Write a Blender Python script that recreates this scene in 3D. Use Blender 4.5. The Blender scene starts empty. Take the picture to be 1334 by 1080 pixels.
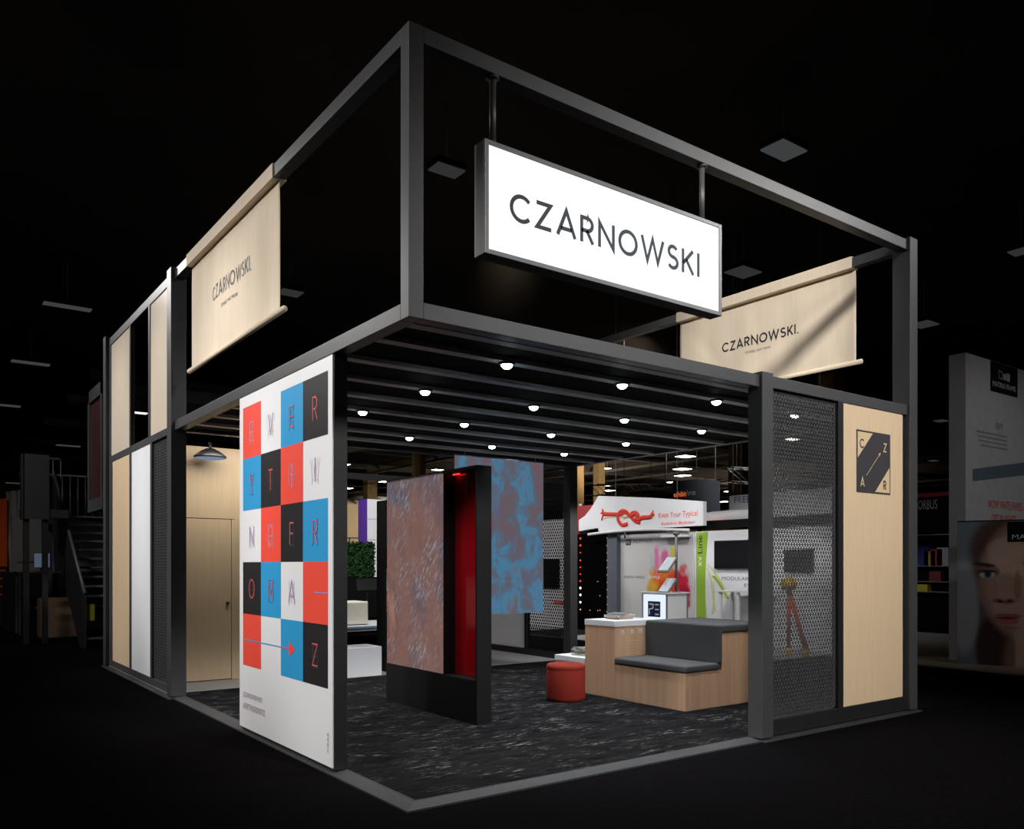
import bpy, math, random
from mathutils import Vector
random.seed(7)
S = bpy.context.scene
COL = S.collection
V = Vector
# ------------------------------------------------------------------ camera calibration (1334 x 1080 frame)
FPX, CX, CY = 1088.0, 667.0, 736.0
AZ = math.atan2(1478, 1088)                       # angle between the optical axis and the booth's long front (+x)
FW = (math.cos(AZ), math.sin(AZ)); RT = (math.sin(AZ), -math.cos(AZ))
CAM = (-2.538, -4.520, 1.523)
def _ray(px, py):
    u = (px - CX) / FPX
    return (FW[0] + u * RT[0], FW[1] + u * RT[1], (CY - py) / FPX)
def atd(px, py, d):
    r = _ray(px, py); return V((CAM[0] + d * r[0], CAM[1] + d * r[1], CAM[2] + d * r[2]))
def atx(px, py, x): r = _ray(px, py); return atd(px, py, (x - CAM[0]) / r[0])
def aty(px, py, y): r = _ray(px, py); return atd(px, py, (y - CAM[1]) / r[1])
def atz(px, py, z=0.0): r = _ray(px, py); return atd(px, py, (z - CAM[2]) / r[2])
def lin(r, g=None, b=None):
    if g is None: g = b = r
    f = lambda c: (c / 255 / 12.92) if c / 255 <= .04045 else ((c / 255 + .055) / 1.055) ** 2.4
    return (f(r), f(g), f(b), 1.0)

# ------------------------------------------------------------------ materials
MATS = {}
def nodes(m):
    m.use_nodes = True
    return m.node_tree.nodes, m.node_tree.links
def mat(name, col, rough=.5, metal=0.0, spec=.5, var=.06, scale=8.0, stretch=(1, 1, 1), bump=0.0, emit=None, coat=0.0):
    """procedural principled material: base colour with a slight noise variation"""
    if name in MATS: return MATS[name]
    m = bpy.data.materials.new(name); n, l = nodes(m)
    b = n['Principled BSDF']
    b.inputs['Roughness'].default_value = rough; b.inputs['Metallic'].default_value = metal
    b.inputs['Specular IOR Level'].default_value = spec; b.inputs['Coat Weight'].default_value = coat
    tc = n.new('ShaderNodeTexCoord'); mp = n.new('ShaderNodeMapping'); nz = n.new('ShaderNodeTexNoise')
    mp.inputs['Scale'].default_value = stretch; nz.inputs['Scale'].default_value = scale; nz.inputs['Detail'].default_value = 4
    l.new(tc.outputs['Object'], mp.inputs['Vector']); l.new(mp.outputs['Vector'], nz.inputs['Vector'])
    rp = n.new('ShaderNodeValToRGB'); rp.color_ramp.elements[0].position = .3; rp.color_ramp.elements[1].position = .7
    c = list(col)[:3]
    rp.color_ramp.elements[0].color = [max(0, x * (1 - var)) for x in c] + [1]
    rp.color_ramp.elements[1].color = [min(1, x * (1 + var)) for x in c] + [1]
    l.new(nz.outputs['Fac'], rp.inputs['Fac']); l.new(rp.outputs['Color'], b.inputs['Base Color'])
    if bump:
        bp = n.new('ShaderNodeBump'); bp.inputs['Strength'].default_value = bump; bp.inputs['Distance'].default_value = .01
        l.new(nz.outputs['Fac'], bp.inputs['Height']); l.new(bp.outputs['Normal'], b.inputs['Normal'])
    if emit:
        b.inputs['Emission Strength'].default_value = emit; l.new(rp.outputs['Color'], b.inputs['Emission Color'])
    MATS[name] = m
    return m
def emis(name, col, strength, sample=True):
    if name in MATS: return MATS[name]
    m = bpy.data.materials.new(name); n, l = nodes(m)
    n.remove(n['Principled BSDF']); e = n.new('ShaderNodeEmission')
    e.inputs['Color'].default_value = list(col)[:3] + [1]; e.inputs['Strength'].default_value = strength
    l.new(e.outputs[0], n['Material Output'].inputs['Surface'])
    if not sample: m.cycles.emission_sampling = 'NONE'
    MATS[name] = m
    return m

metal_c = mat('charcoal_painted_aluminium', (.075, .076, .080), .43, .3, .5, .05, 5)
metal_s = mat('grey_slat_finish', (.66, .65, .68), .5, .1, .4, .05, 5)
metal_d = mat('black_painted_metal', (.016, .016, .018), .42, 0, .5, .1, 6)
metal_l = mat('brushed_sign_metal', (.17, .17, .175), .38, .5, .5, .05, 6)
metal_k = mat('matt_black_panel', (.0065, .0065, .007), .5, 0, .35, .05, 4)
black_f = mat('black_stretch_fabric', (.0075, .0072, .008), .9, 0, .1, .1, 20)
woodm = mat('light_maple_veneer', lin(220, 194, 160), .5, 0, .35, .05, 6, (9, 9, .35))
wood_b = mat('oak_laminate', lin(196, 158, 128), .5, 0, .35, .09, 3.5, (5, 5, .25))
cream = mat('cream_satin_board', lin(226, 212, 192), .22, 0, .5, .02, 3)
whitem = mat('matt_white_board', lin(232, 233, 238), .5, 0, .4, .02, 3)
white_s = mat('white_solid_surface', lin(225, 226, 230), .35, 0, .5, .02, 3)
cloth = mat('cream_canvas', lin(230, 213, 190), .85, 0, .2, .03, 3, (1, 8, .6))
grey_up = mat('grey_wool_upholstery', lin(75, 75, 77), .85, 0, .2, .06, 60, bump=.15)
red_up = mat('red_felt_upholstery', lin(120, 34, 23), .8, 0, .2, .07, 40, bump=.1)
ink = mat('charcoal_ink', lin(46, 42, 45), .6, 0, .3, .03, 5)
ink_sign = mat('slate_vinyl', lin(52, 60, 66), .5, 0, .3, .03, 5)
p_red = mat('poster_red', lin(242, 82, 66), .5, 0, .3, .02, 4)
p_blue = mat('poster_blue', lin(50, 156, 212), .5, 0, .3, .02, 4)
p_black = mat('poster_black', lin(40, 38, 40), .5, 0, .3, .03, 4)
p_white = mat('poster_white', lin(233, 233, 235), .5, 0, .3, .01, 4)
t_red = mat('print_red_line', lin(240, 92, 84), .5, 0, .3, .02, 4)
t_pink = mat('print_pink_line', lin(238, 188, 188), .5, 0, .3, .02, 4)
t_lil = mat('print_lilac_line', lin(150, 150, 205), .5, 0, .3, .02, 4)
t_grey = mat('print_grey_line', lin(196, 196, 210), .5, 0, .3, .02, 4)
t_teal = mat('print_teal_line', lin(62, 86, 98), .5, 0, .3, .02, 4)
t_dblue = mat('print_deep_blue_line', lin(32, 92, 150), .5, 0, .3, .02, 4)
t_salm = mat('print_salmon_line', lin(246, 130, 118), .5, 0, .3, .02, 4)
t_purp = mat('print_purple_line', lin(168, 146, 164), .5, 0, .3, .02, 4)
emb_dark = mat('emblem_dark_vinyl', lin(64, 62, 66), .5, 0, .3, .03, 4)
tan = mat('emblem_tan', lin(216, 190, 152), .5, 0, .3, .03, 4)
edge_m = mat('grey_edge_strip', (.062, .062, .066), .45, .3, .5, .06, 4)
dark_floor = mat('black_hall_carpet', (.0052, .0047, .0053), 1.0, 0, 0.0, .3, 30)
grey_floor = mat('grey_vinyl_floor', lin(150, 148, 146), .5, 0, .4, .08, 3)
hall_ceil = mat('dark_hall_ceiling', (.045, .038, .033), .9, 0, .1, .2, .3)
beige_wall = mat('beige_hall_wall', lin(206, 184, 152), .8, 0, .2, .1, .4)
beige_col = mat('beige_hall_column', lin(190, 160, 116), .8, 0, .2, .1, 1)
steel = mat('galvanised_steel', (.22, .21, .20), .5, .3, .5, .1, 4)
cable_m = mat('steel_cable', (.45, .44, .43), .5, .3, .5, .05, 4)
chrome = mat('satin_chrome', (.6, .6, .62), .25, .9, .5, .03, 6)
screen_off = mat('switched_off_screen', (.012, .012, .014), .12, 0, .5, .1, 3)
lamp_on = emis('high_bay_lens', (1, .93, .82), 7.0, False)
lamp_dim = emis('dimmed_high_bay_lens', (.95, .97, 1), .05, False)
lamp_mid = emis('half_lit_high_bay_lens', (.95, .97, 1), .03, False)
down_lens = emis('downlight_lens', (.80, .97, 1), 14.0, False)
sign_face = emis('backlit_white_acrylic', (.97, .98, 1.0), 1.15)
box_face = emis('backlit_counter_acrylic', (.80, .90, 1.0), 1.0)
led_red = emis('red_led', (1, .05, .02), 1.5, False)
led_white = emis('white_led', (.8, .88, 1), 3.5, False)
led_amber = emis('amber_led', (1, .5, .15), 1.2, False)
led_tiny = emis('warm_led', (1, .85, .7), 1.1, False)
screen_on = emis('lit_monitor', (.10, .14, .2), .6, False)

def carpet_material():
    m = bpy.data.materials.new('charcoal_carpet_with_pale_flecks'); n, l = nodes(m); b = n['Principled BSDF']
    b.inputs['Roughness'].default_value = 1.0; b.inputs['Specular IOR Level'].default_value = 0.0
    tc = n.new('ShaderNodeTexCoord')
    def noise(scale, st, detail=5, rough=.6):
        mp = n.new('ShaderNodeMapping'); mp.inputs['Scale'].default_value = st
        z = n.new('ShaderNodeTexNoise'); z.inputs['Scale'].default_value = scale; z.inputs['Detail'].default_value = detail; z.inputs['Roughness'].default_value = rough
        l.new(tc.outputs['Object'], mp.inputs['Vector']); l.new(mp.outputs['Vector'], z.inputs['Vector']); return z
    def ramp(a, b_, src):
        r = n.new('ShaderNodeMapRange'); r.inputs['From Min'].default_value = a; r.inputs['From Max'].default_value = b_
        l.new(src, r.inputs['Value']); return r
    big = ramp(.46, .66, noise(2.2, (1, 1.8, 1), 4).outputs['Fac'])
    fine = ramp(.55, .66, noise(6, (1.1, 8, 1), 6, .75).outputs['Fac'])
    mu = n.new('ShaderNodeMath'); mu.operation = 'MULTIPLY'
    l.new(big.outputs[0], mu.inputs[0]); l.new(fine.outputs[0], mu.inputs[1])
    base = ramp(.3, .7, noise(3, (1, 4, 1), 4).outputs['Fac'])
    mx = n.new('ShaderNodeMix'); mx.data_type = 'RGBA'; mx.inputs['A'].default_value = (.0065, .0063, .0068, 1); mx.inputs['B'].default_value = (.016, .0157, .0165, 1)
    l.new(base.outputs[0], mx.inputs['Factor'])
    m2 = n.new('ShaderNodeMix'); m2.data_type = 'RGBA'; m2.inputs['B'].default_value = (.30, .29, .285, 1)
    l.new(mu.outputs[0], m2.inputs['Factor']); l.new(mx.outputs['Result'], m2.inputs['A'])
    l.new(m2.outputs['Result'], b.inputs['Base Color'])
    return m
carpet_m = carpet_material()

def abstract_material(name, cols, dash, strength, clear=0.0, scale=1.0):
    """a lit screen that shows a soft abstract picture; dash adds pale diagonal strokes"""
    m = bpy.data.materials.new(name); n, l = nodes(m); n.remove(n['Principled BSDF'])
    tc = n.new('ShaderNodeTexCoord')
    def noise(sc, st, rot=0, det=4, ro=.6, dist=0, off=(0, 0, 0)):
        mp = n.new('ShaderNodeMapping'); mp.inputs['Scale'].default_value = st; mp.inputs['Rotation'].default_value = (0, rot, 0) if dash == 'x' else (rot, 0, 0)
        mp.inputs['Location'].default_value = off
        z = n.new('ShaderNodeTexNoise'); z.inputs['Scale'].default_value = sc; z.inputs['Detail'].default_value = det; z.inputs['Roughness'].default_value = ro; z.inputs['Distortion'].default_value = dist
        l.new(tc.outputs['Object'], mp.inputs['Vector']); l.new(mp.outputs['Vector'], z.inputs['Vector']); return z
    def dashes():
        m1 = n.new('ShaderNodeMapping'); m1.inputs['Rotation'].default_value = (-.62, 0, 0); m2 = n.new('ShaderNodeMapping'); m2.inputs['Scale'].default_value = (1, 1, .26)
        z_ = n.new('ShaderNodeTexNoise'); z_.inputs['Scale'].default_value = 46; z_.inputs['Detail'].default_value = 2
        l.new(tc.outputs['Object'], m1.inputs['Vector']); l.new(m1.outputs['Vector'], m2.inputs['Vector']); l.new(m2.outputs['Vector'], z_.inputs['Vector']); return z_
    z = noise(1.5 * scale, (1, 1, .7), 0, 5, .6, .5, (3.1, 1.7, .4))
    r = n.new('ShaderNodeValToRGB'); el = r.color_ramp.elements
    while len(el) < len(cols): el.new(.5)
    for i, (p, c) in enumerate(cols): el[i].position = p; el[i].color = c
    l.new(z.outputs['Fac'], r.inputs['Fac']); out = r.outputs['Color']
    if dash == 'z':                                  # the picture turns bluer towards its foot
        sx = n.new('ShaderNodeSeparateXYZ'); l.new(tc.outputs['Object'], sx.inputs[0]); k = n.new('ShaderNodeMapRange')
        for a_, v_ in (('From Min', 2.1), ('From Max', .0), ('To Min', -.07), ('To Max', .05)): k.inputs[a_].default_value = v_
        l.new(sx.outputs['Z'], k.inputs['Value']); ad = n.new('ShaderNodeMath'); l.new(z.outputs['Fac'], ad.inputs[0]); l.new(k.outputs[0], ad.inputs[1]); l.new(ad.outputs[0], r.inputs['Fac'])
    elif dash:
        d = dashes(); q = noise(2.1, (1, 1, 1), 0, 3, .6, 0, (5, 2, 8))
        def mr(a, b_, s):
            k = n.new('ShaderNodeMapRange'); k.inputs['From Min'].default_value = a; k.inputs['From Max'].default_value = b_; l.new(s, k.inputs['Value']); return k.outputs[0]
        mu = n.new('ShaderNodeMath'); mu.operation = 'MULTIPLY'; l.new(mr(.50, .68, d.outputs['Fac']), mu.inputs[0]); l.new(mr(.40, .66, q.outputs['Fac']), mu.inputs[1])
        mx = n.new('ShaderNodeMix'); mx.data_type = 'RGBA'; mx.inputs['B'].default_value = lin(146, 154, 166)
        l.new(mu.outputs[0], mx.inputs['Factor']); l.new(out, mx.inputs['A']); out = mx.outputs['Result']
    e = n.new('ShaderNodeEmission'); e.inputs['Strength'].default_value = strength; l.new(out, e.inputs['Color'])
    if clear:
        t = n.new('ShaderNodeBsdfTransparent'); ms = n.new('ShaderNodeMixShader'); ms.inputs['Fac'].default_value = clear
        l.new(e.outputs[0], ms.inputs[1]); l.new(t.outputs[0], ms.inputs[2]); l.new(ms.outputs[0], n['Material Output'].inputs['Surface'])
    else: l.new(e.outputs[0], n['Material Output'].inputs['Surface'])
    return m
kiosk_pic = abstract_material('rust_and_slate_picture', [(.30, lin(88, 92, 106)), (.42, lin(112, 92, 96)), (.52, lin(134, 100, 92)), (.62, lin(120, 90, 86)), (.74, lin(160, 116, 100))], 'y', .84)
hang_pic = abstract_material('blue_and_mauve_picture', [(.30, lin(122, 96, 102)), (.41, lin(106, 104, 118)), (.49, lin(96, 116, 140)), (.57, lin(78, 138, 174)), (.65, lin(104, 120, 140)), (.74, lin(118, 100, 110))], 'z', .74, .06, 2.6)

def glassy(name, tint, gloss, clear_fac):
    m = bpy.data.materials.new(name); n, l = nodes(m); n.remove(n['Principled BSDF'])
    t = n.new('ShaderNodeBsdfTransparent'); t.inputs['Color'].default_value = tint
    g = n.new('ShaderNodeBsdfGlossy'); g.inputs['Roughness'].default_value = .05; g.inputs['Color'].default_value = gloss
    ms = n.new('ShaderNodeMixShader'); ms.inputs['Fac'].default_value = clear_fac
    l.new(t.outputs[0], ms.inputs[1]); l.new(g.outputs[0], ms.inputs[2]); l.new(ms.outputs[0], n['Material Output'].inputs['Surface'])
    return m
tinted = glassy('smoked_glass', (.55, .53, .52, 1), (.8, .8, .8, 1), .06)
def red_acrylic():
    m = bpy.data.materials.new('deep_red_acrylic'); n, l = nodes(m); b = n['Principled BSDF']
    tc = n.new('ShaderNodeTexCoord'); z = n.new('ShaderNodeTexNoise'); z.inputs['Scale'].default_value = 2
    l.new(tc.outputs['Object'], z.inputs['Vector'])
    r = n.new('ShaderNodeValToRGB'); r.color_ramp.elements[0].color = (.36, .004, .008, 1); r.color_ramp.elements[1].color = (.44, .006, .011, 1)
    l.new(z.outputs['Fac'], r.inputs['Fac']); l.new(r.outputs['Color'], b.inputs['Base Color'])
    b.inputs['Roughness'].default_value = .07; b.inputs['Specular IOR Level'].default_value = 1.0
    b.inputs['Specular Tint'].default_value = (1, .35, .3, 1); b.inputs['IOR'].default_value = 1.8
    return m
red_ac = red_acrylic()

def paint_material():
    m = bpy.data.materials.new('printed_picture'); n, l = nodes(m); b = n['Principled BSDF']
    a = n.new('ShaderNodeVertexColor'); a.layer_name = 'print'
    l.new(a.outputs['Color'], b.inputs['Base Color']); b.inputs['Roughness'].default_value = .45; b.inputs['Specular IOR Level'].default_value = .3
    return m
print_m = paint_material()

# ------------------------------------------------------------------ mesh building
class MB:
    def __init__(s, *mats): s.v, s.f, s.m, s.mats, s.sm = [], [], [], list(mats), []
    def mi(s, m):
        if m is None: m = s.mats[0]
        if m not in s.mats: s.mats.append(m)
        return s.mats.index(m)
    def face(s, pts, m=None, smooth=False):
        b = len(s.v); s.v += [V(p) for p in pts]; s.f.append(list(range(b, b + len(pts)))); s.m.append(s.mi(m)); s.sm.append(smooth)
    def add(s, verts, faces, m=None, smooth=False):
        b = len(s.v); s.v += [V(p) for p in verts]; k = s.mi(m)
        for f in faces: s.f.append([b + i for i in f]); s.m.append(k); s.sm.append(smooth)
    def box(s, x0, x1, y0, y1, z0, z1, m=None):
        x0, x1 = min(x0, x1), max(x0, x1); y0, y1 = min(y0, y1), max(y0, y1); z0, z1 = min(z0, z1), max(z0, z1)
        s.add([(x, y, z) for z in (z0, z1) for y in (y0, y1) for x in (x0, x1)],
              [(0, 2, 3, 1), (4, 5, 7, 6), (0, 1, 5, 4), (2, 6, 7, 3), (0, 4, 6, 2), (1, 3, 7, 5)], m); return s
    def prism(s, pts, d, m=None):
        """closed outline pts (3D, planar) pushed along d"""
        n = len(pts); d = V(d); a = [V(p) for p in pts]
        s.add(a + [p + d for p in a], [tuple(range(n))[::-1], tuple(range(n, 2 * n))] + [(i, (i + 1) % n, n + (i + 1) % n, n + i) for i in range(n)], m); return s
    def tube(s, pts, r, m=None, n=10, closed=False, rad=None, flat=1.0, up=(0, 0, 1)):
        pts = [V(p) for p in pts]; k = len(pts); vs = []; fs = []
        for i, p in enumerate(pts):
            t = (pts[min(i + 1, k - 1)] - pts[max(i - 1, 0)]) if not closed else (pts[(i + 1) % k] - pts[i - 1])
            t.normalize(); u = V(up)
            if abs(t.dot(u)) > .95: u = V((1, 0, 0)) if abs(t.x) < .9 else V((0, 1, 0))
            a = t.cross(u).normalized(); b = a.cross(t).normalized(); rr = rad[i] if rad else r
            vs += [p + a * rr * math.cos(2 * math.pi * j / n) + b * rr * flat * math.sin(2 * math.pi * j / n) for j in range(n)]
        for i in range(k if closed else k - 1):
            for j in range(n):
                q = (i + 1) % k
                fs.append((i * n + j, i * n + (j + 1) % n, q * n + (j + 1) % n, q * n + j))
        if not closed: fs += [tuple(range(n))[::-1], tuple(range((k - 1) * n, k * n))]
        s.add(vs, fs, m, True); return s
    def lathe(s, prof, c, m=None, n=32):
        """prof: (r, z) from bottom to top around the vertical axis at c"""
        vs, fs, k = [], [], len(prof)
        for r, z in prof: vs += [(c[0] + r * math.cos(2 * math.pi * j / n), c[1] + r * math.sin(2 * math.pi * j / n), c[2] + z) for j in range(n)]
        for i in range(k - 1):
            for j in range(n): fs.append((i * n + j, i * n + (j + 1) % n, (i + 1) * n + (j + 1) % n, (i + 1) * n + j))
        fs += [tuple(range(n))[::-1], tuple(range((k - 1) * n, k * n))]
        s.add(vs, fs, m, True); return s
    def build(s, name, parent=None, origin=(0, 0, 0), bev=0.0, subs=None):
        o = V(root_loc(parent)) if parent is not None else V(origin)
        me = bpy.data.meshes.new(name); me.from_pydata([tuple(p - o) for p in s.v], [], s.f)
        for m in s.mats: me.materials.append(m)
        me.polygons.foreach_set('material_index', s.m); me.polygons.foreach_set('use_smooth', s.sm); me.update()
        ob = bpy.data.objects.new(name, me); COL.objects.link(ob)
        if parent is not None: ob.parent = parent
        else: ob.location = o
        if bev:
            b = ob.modifiers.new('edge', 'BEVEL'); b.width = bev; b.segments = 3; b.limit_method = 'ANGLE'; b.angle_limit = .7
        return ob
def root_loc(o):
    while o.parent is not None: o = o.parent
    return o.location
def tag(o, label, cat, group=None, kind=None):
    o['label'] = label; o['category'] = cat
    if group: o['group'] = group
    if kind: o['kind'] = kind
    return o
def thing(name, label, cat, loc=(0, 0, 0), group=None, kind='thing'):
    o = bpy.data.objects.new(name, None); o.empty_display_size = .1; COL.objects.link(o); o.location = loc
    return tag(o, label, cat, group, kind)
def solo(mb, name, label, cat, loc=None, group=None, bev=0.0, kind='thing'):
    if loc is None:
        lo = [min(p[i] for p in mb.v) for i in range(3)]; hi = [max(p[i] for p in mb.v) for i in range(3)]
        loc = ((lo[0] + hi[0]) / 2, (lo[1] + hi[1]) / 2, lo[2])
    return tag(mb.build(name, None, loc, bev), label, cat, group, kind)
def structure(mb, name, loc=(0, 0, 0), label=None, cat=None):
    o = mb.build(name, None, loc); o['kind'] = 'structure'
    if label: o['label'] = label; o['category'] = cat
    return o
def dup(root, loc, label, group=None):
    r = root.copy(); COL.objects.link(r); r.location = loc; r['label'] = label
    if group: r['group'] = group
    for ch in list(root.children):
        c = ch.copy(); COL.objects.link(c); c.parent = r
        for g in list(ch.children):
            d = g.copy(); COL.objects.link(d); d.parent = c
    return r
class Face:
    """a drawing plane: origin o, right u, up v; z lifts along the outward normal"""
    def __init__(s, o, u, v=(0, 0, 1)):
        s.o, s.u, s.v = V(o), V(u).normalized(), V(v).normalized(); s.n = s.u.cross(s.v)
    def p(s, a, b, z=0.0): return s.o + s.u * a + s.v * b + s.n * z
    def rect(s, mb, a0, a1, b0, b1, z, m): mb.face([s.p(a0, b0, z), s.p(a1, b0, z), s.p(a1, b1, z), s.p(a0, b1, z)], m)
    def poly(s, mb, pts, z, m): mb.face([s.p(a, b, z) for a, b in pts], m)
    def line(s, mb, pts, t, z, m, closed=False):
        n = len(pts); P = [V((a, b)) for a, b in pts]; L, R = [], []
        for i in range(n):
            a = P[i] - P[i - 1] if (i > 0 or closed) else P[1] - P[0]
            b = P[(i + 1) % n] - P[i] if (i < n - 1 or closed) else P[-1] - P[-2]
            a.normalize(); b.normalize(); na, nb = V((-a.y, a.x)), V((-b.y, b.x)); k = na + nb
            if k.length < 1e-4: k = na
            k.normalize(); w = t / 2 / max(.35, k.dot(na)); L.append(P[i] + k * w); R.append(P[i] - k * w)
        for i in range(n if closed else n - 1):
            j = (i + 1) % n
            mb.face([s.p(*R[i], z), s.p(*R[j], z), s.p(*L[j], z), s.p(*L[i], z)], m)
_fc = {}
def font_mesh(txt):
    if txt not in _fc:
        cu = bpy.data.curves.new('lettering', 'FONT'); cu.body = txt; cu.resolution_u = 3
        ob = bpy.data.objects.new('lettering', cu); COL.objects.link(ob)
        dg = bpy.context.evaluated_depsgraph_get(); me = bpy.data.meshes.new_from_object(ob.evaluated_get(dg))
        vs = [(v.co.x, v.co.y) for v in me.vertices]; fs = [list(p.vertices) for p in me.polygons]
        bpy.data.objects.remove(ob); bpy.data.curves.remove(cu); bpy.data.meshes.remove(me)
        _fc[txt] = (vs, fs)
    return _fc[txt]
def text(mb, face, txt, a, b, w, h, z, m, vert=False):
    """txt fitted to the box a..a+w, b..b+h of the face; vert turns it to read upwards"""
    vs, fs = font_mesh(txt)
    x0, x1 = min(p[0] for p in vs), max(p[0] for p in vs); y0, y1 = min(p[1] for p in vs), max(p[1] for p in vs)
    q = [((x - x0) / (x1 - x0), (y - y0) / (y1 - y0)) for x, y in vs]
    if vert: q = [(1 - y, x) for x, y in q]
    mb.add([face.p(a + x * w, b + y * h, z) for x, y in q], fs, m)
def arc(cx, cy, rx, ry, a0, a1, n=18):
    return [(cx + rx * math.cos(math.radians(a0 + (a1 - a0) * i / n)), cy + ry * math.sin(math.radians(a0 + (a1 - a0) * i / n))) for i in range(n + 1)]
GL = {   # geometric capitals as strokes on a cap height of 1: (width, list of polylines)
 'C': (.92, [arc(.5, .5, .44, .44, 42, 318, 26)]), 'Z': (.74, [[(.03, .94), (.66, .94), (.06, .06), (.70, .06)]]),
 'A': (.92, [[(.05, 0), (.46, .97), (.87, 0)], [(.2, .28), (.72, .28)]]),
 'R': (.68, [[(.07, 0), (.07, .94), (.34, .94)] + arc(.34, .70, .25, .24, 90, -90, 12) + [(.07, .46)], [(.32, .46), (.62, 0)]]),
 'N': (.84, [[(.07, 0), (.07, .96), (.77, .04), (.77, 1)]]), 'O': (1.0, [arc(.5, .5, .44, .44, 0, 360, 36)]),
 'W': (1.26, [[(.04, 1), (.34, .04), (.63, .96), (.92, .04), (1.22, 1)]]),
 'S': (.64, [arc(.32, .725, .235, .215, 30, 270, 16)[:-1] + arc(.32, .28, .26, .225, 90, -150, 16)]),
 'K': (.72, [[(.07, 0), (.07, 1)], [(.66, 1), (.09, .40)], [(.26, .58), (.68, 0)]]), 'I': (.14, [[(.07, 0), (.07, 1)]]),
 'E': (.58, [[(.56, .95), (.06, .95), (.06, .05), (.56, .05)], [(.06, .5), (.5, .5)]]),
 'V': (.8, [[(.04, 1), (.4, .03), (.76, 1)]]), 'Y': (.7, [[(.03, 1), (.35, .5), (.67, 1)], [(.35, .5), (.35, 0)]]),
 'T': (.66, [[(.02, .95), (.64, .95)], [(.33, .95), (.33, 0)]]), 'H': (.66, [[(.06, 0), (.06, 1)], [(.6, 0), (.6, 1)], [(.06, .5), (.6, .5)]]),
 'G': (.7, [arc(.35, .5, .29, .45, 45, 300, 20) + [(.64, .45), (.36, .45)]]), 'F': (.56, [[(.06, 0), (.06, .95), (.55, .95)], [(.06, .5), (.48, .5)]]),
 'M': (.8, [[(.06, 0), (.06, .97), (.4, .3), (.74, .97), (.74, 0)]]),
}
def glyph(mb, face, ch, a, b, h, t, z, m, sx=1.0):
    for pl in GL[ch][1]:
        cl = ch == 'O'; q = pl[:-1] if cl else pl
        face.line(mb, [(a + x * h * sx, b + y * h) for x, y in q], t, z, m, cl)
def word(mb, face, txt, a, b, w, h, t, z, m, gap=.17):
    tot = sum(GL[c][0] for c in txt) + gap * (len(txt) - 1); k = w / (tot * h); x = a
    for c in txt: glyph(mb, face, c, x, b, h, t, z, m, k); x += (GL[c][0] + gap) * h * k
def painted(name, parent, face, w, h, nx, ny, fn, z=0.002, bow=None):
    """a print: a grid whose colours come from fn(s, t)"""
    me = bpy.data.meshes.new(name); o = V(root_loc(parent))
    vs = [face.p(w * i / nx, h * j / ny, z) - o for j in range(ny + 1) for i in range(nx + 1)]
    fs = [(j * (nx + 1) + i, j * (nx + 1) + i + 1, (j + 1) * (nx + 1) + i + 1, (j + 1) * (nx + 1) + i) for j in range(ny) for i in range(nx)]
    me.from_pydata([tuple(p) for p in vs], [], fs); me.materials.append(print_m)
    at = me.color_attributes.new('print', 'FLOAT_COLOR', 'POINT'); flat = []
    for j in range(ny + 1):
        for i in range(nx + 1): flat += list(fn(i / nx, j / ny))[:3] + [1.0]
    at.data.foreach_set('color', flat); me.update()
    ob = bpy.data.objects.new(name, me); COL.objects.link(ob); ob.parent = parent
    return ob
def perforated(mb, face, w, h, side, m, hole=.62, th=.003):
    """a sheet of staggered triangular holes: every tile of the triangular grid carries its own inset triangle"""
    rh = side * .8660; rows = int(h / rh); cols = int(w / (side / 2)) - 1
    ox = (w - (cols + 1) * side / 2) / 2; oz = (h - rows * rh) / 2
    def tile(A, B, C):
        g = ((A[0] + B[0] + C[0]) / 3, (A[1] + B[1] + C[1]) / 3); T = [A, B, C]
        I = [(g[0] + (q[0] - g[0]) * hole, g[1] + (q[1] - g[1]) * hole) for q in T]
        P = [face.p(*q) for q in T] + [face.p(*q) for q in I] + [face.p(q[0], q[1], -th) for q in I]
        mb.add(P, [(0, 1, 4, 3), (1, 2, 5, 4), (2, 0, 3, 5), (3, 4, 7, 6), (4, 5, 8, 7), (5, 3, 6, 8)], m)
    for r in range(rows):
        z0, z1 = oz + r * rh, oz + (r + 1) * rh
        for c in range(cols):
            x = ox + c * side / 2
            if (c + r) % 2 == 0: tile((x, z0), (x + side, z0), (x + side / 2, z1))
            else: tile((x + side, z1), (x, z1), (x + side / 2, z0))
    e = .004
    for (a0, a1, b0, b1) in ((0, ox + side / 2, 0, h), (w - ox - side / 2, w, 0, h), (0, w, 0, oz + e), (0, w, h - oz - e, h)):
        face.rect(mb, a0, a1, b0, b1, .0004, m)
LEFT = (0, -1, 0)      # "right" as seen by someone who looks at a face turned to -x
FRONT = (1, 0, 0)      # ... at a face turned to -y
#SECTIONS
# ================================================================== THE HALL
m = MB(dark_floor); m.box(-26, 92, -26, 92, -.12, 0); structure(m, 'floor')
m = MB(hall_ceil); m.box(-26, 92, -26, 92, 9.7, 9.9); structure(m, 'ceiling')
for nm, b in (('wall_back', (-26, 92, 92, 92.3)), ('wall_right', (92, 92.3, -26, 92)), ('wall_left', (-26.3, -26, -26, 92)), ('wall_front', (-26, 92, -26.3, -26))):
    m = MB(beige_wall); m.box(*b, 0, 9.7); structure(m, nm)
for k in range(8):                                   # roof girders of the hall, far behind the booth
    y = 34 + 7.4 * k + 1.3 * math.sin(5 * k)
    m = MB(steel); m.box(4, 88, y, y + .25, 9.3, 9.7); structure(m, 'ceiling_beam')
for k in range(9):
    x = 22 + 7.2 * k + 1.5 * math.sin(3 * k)
    m = MB(steel); m.box(x, x + .18, 20, 90, 9.15, 9.32); structure(m, 'ceiling_beam')
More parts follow.
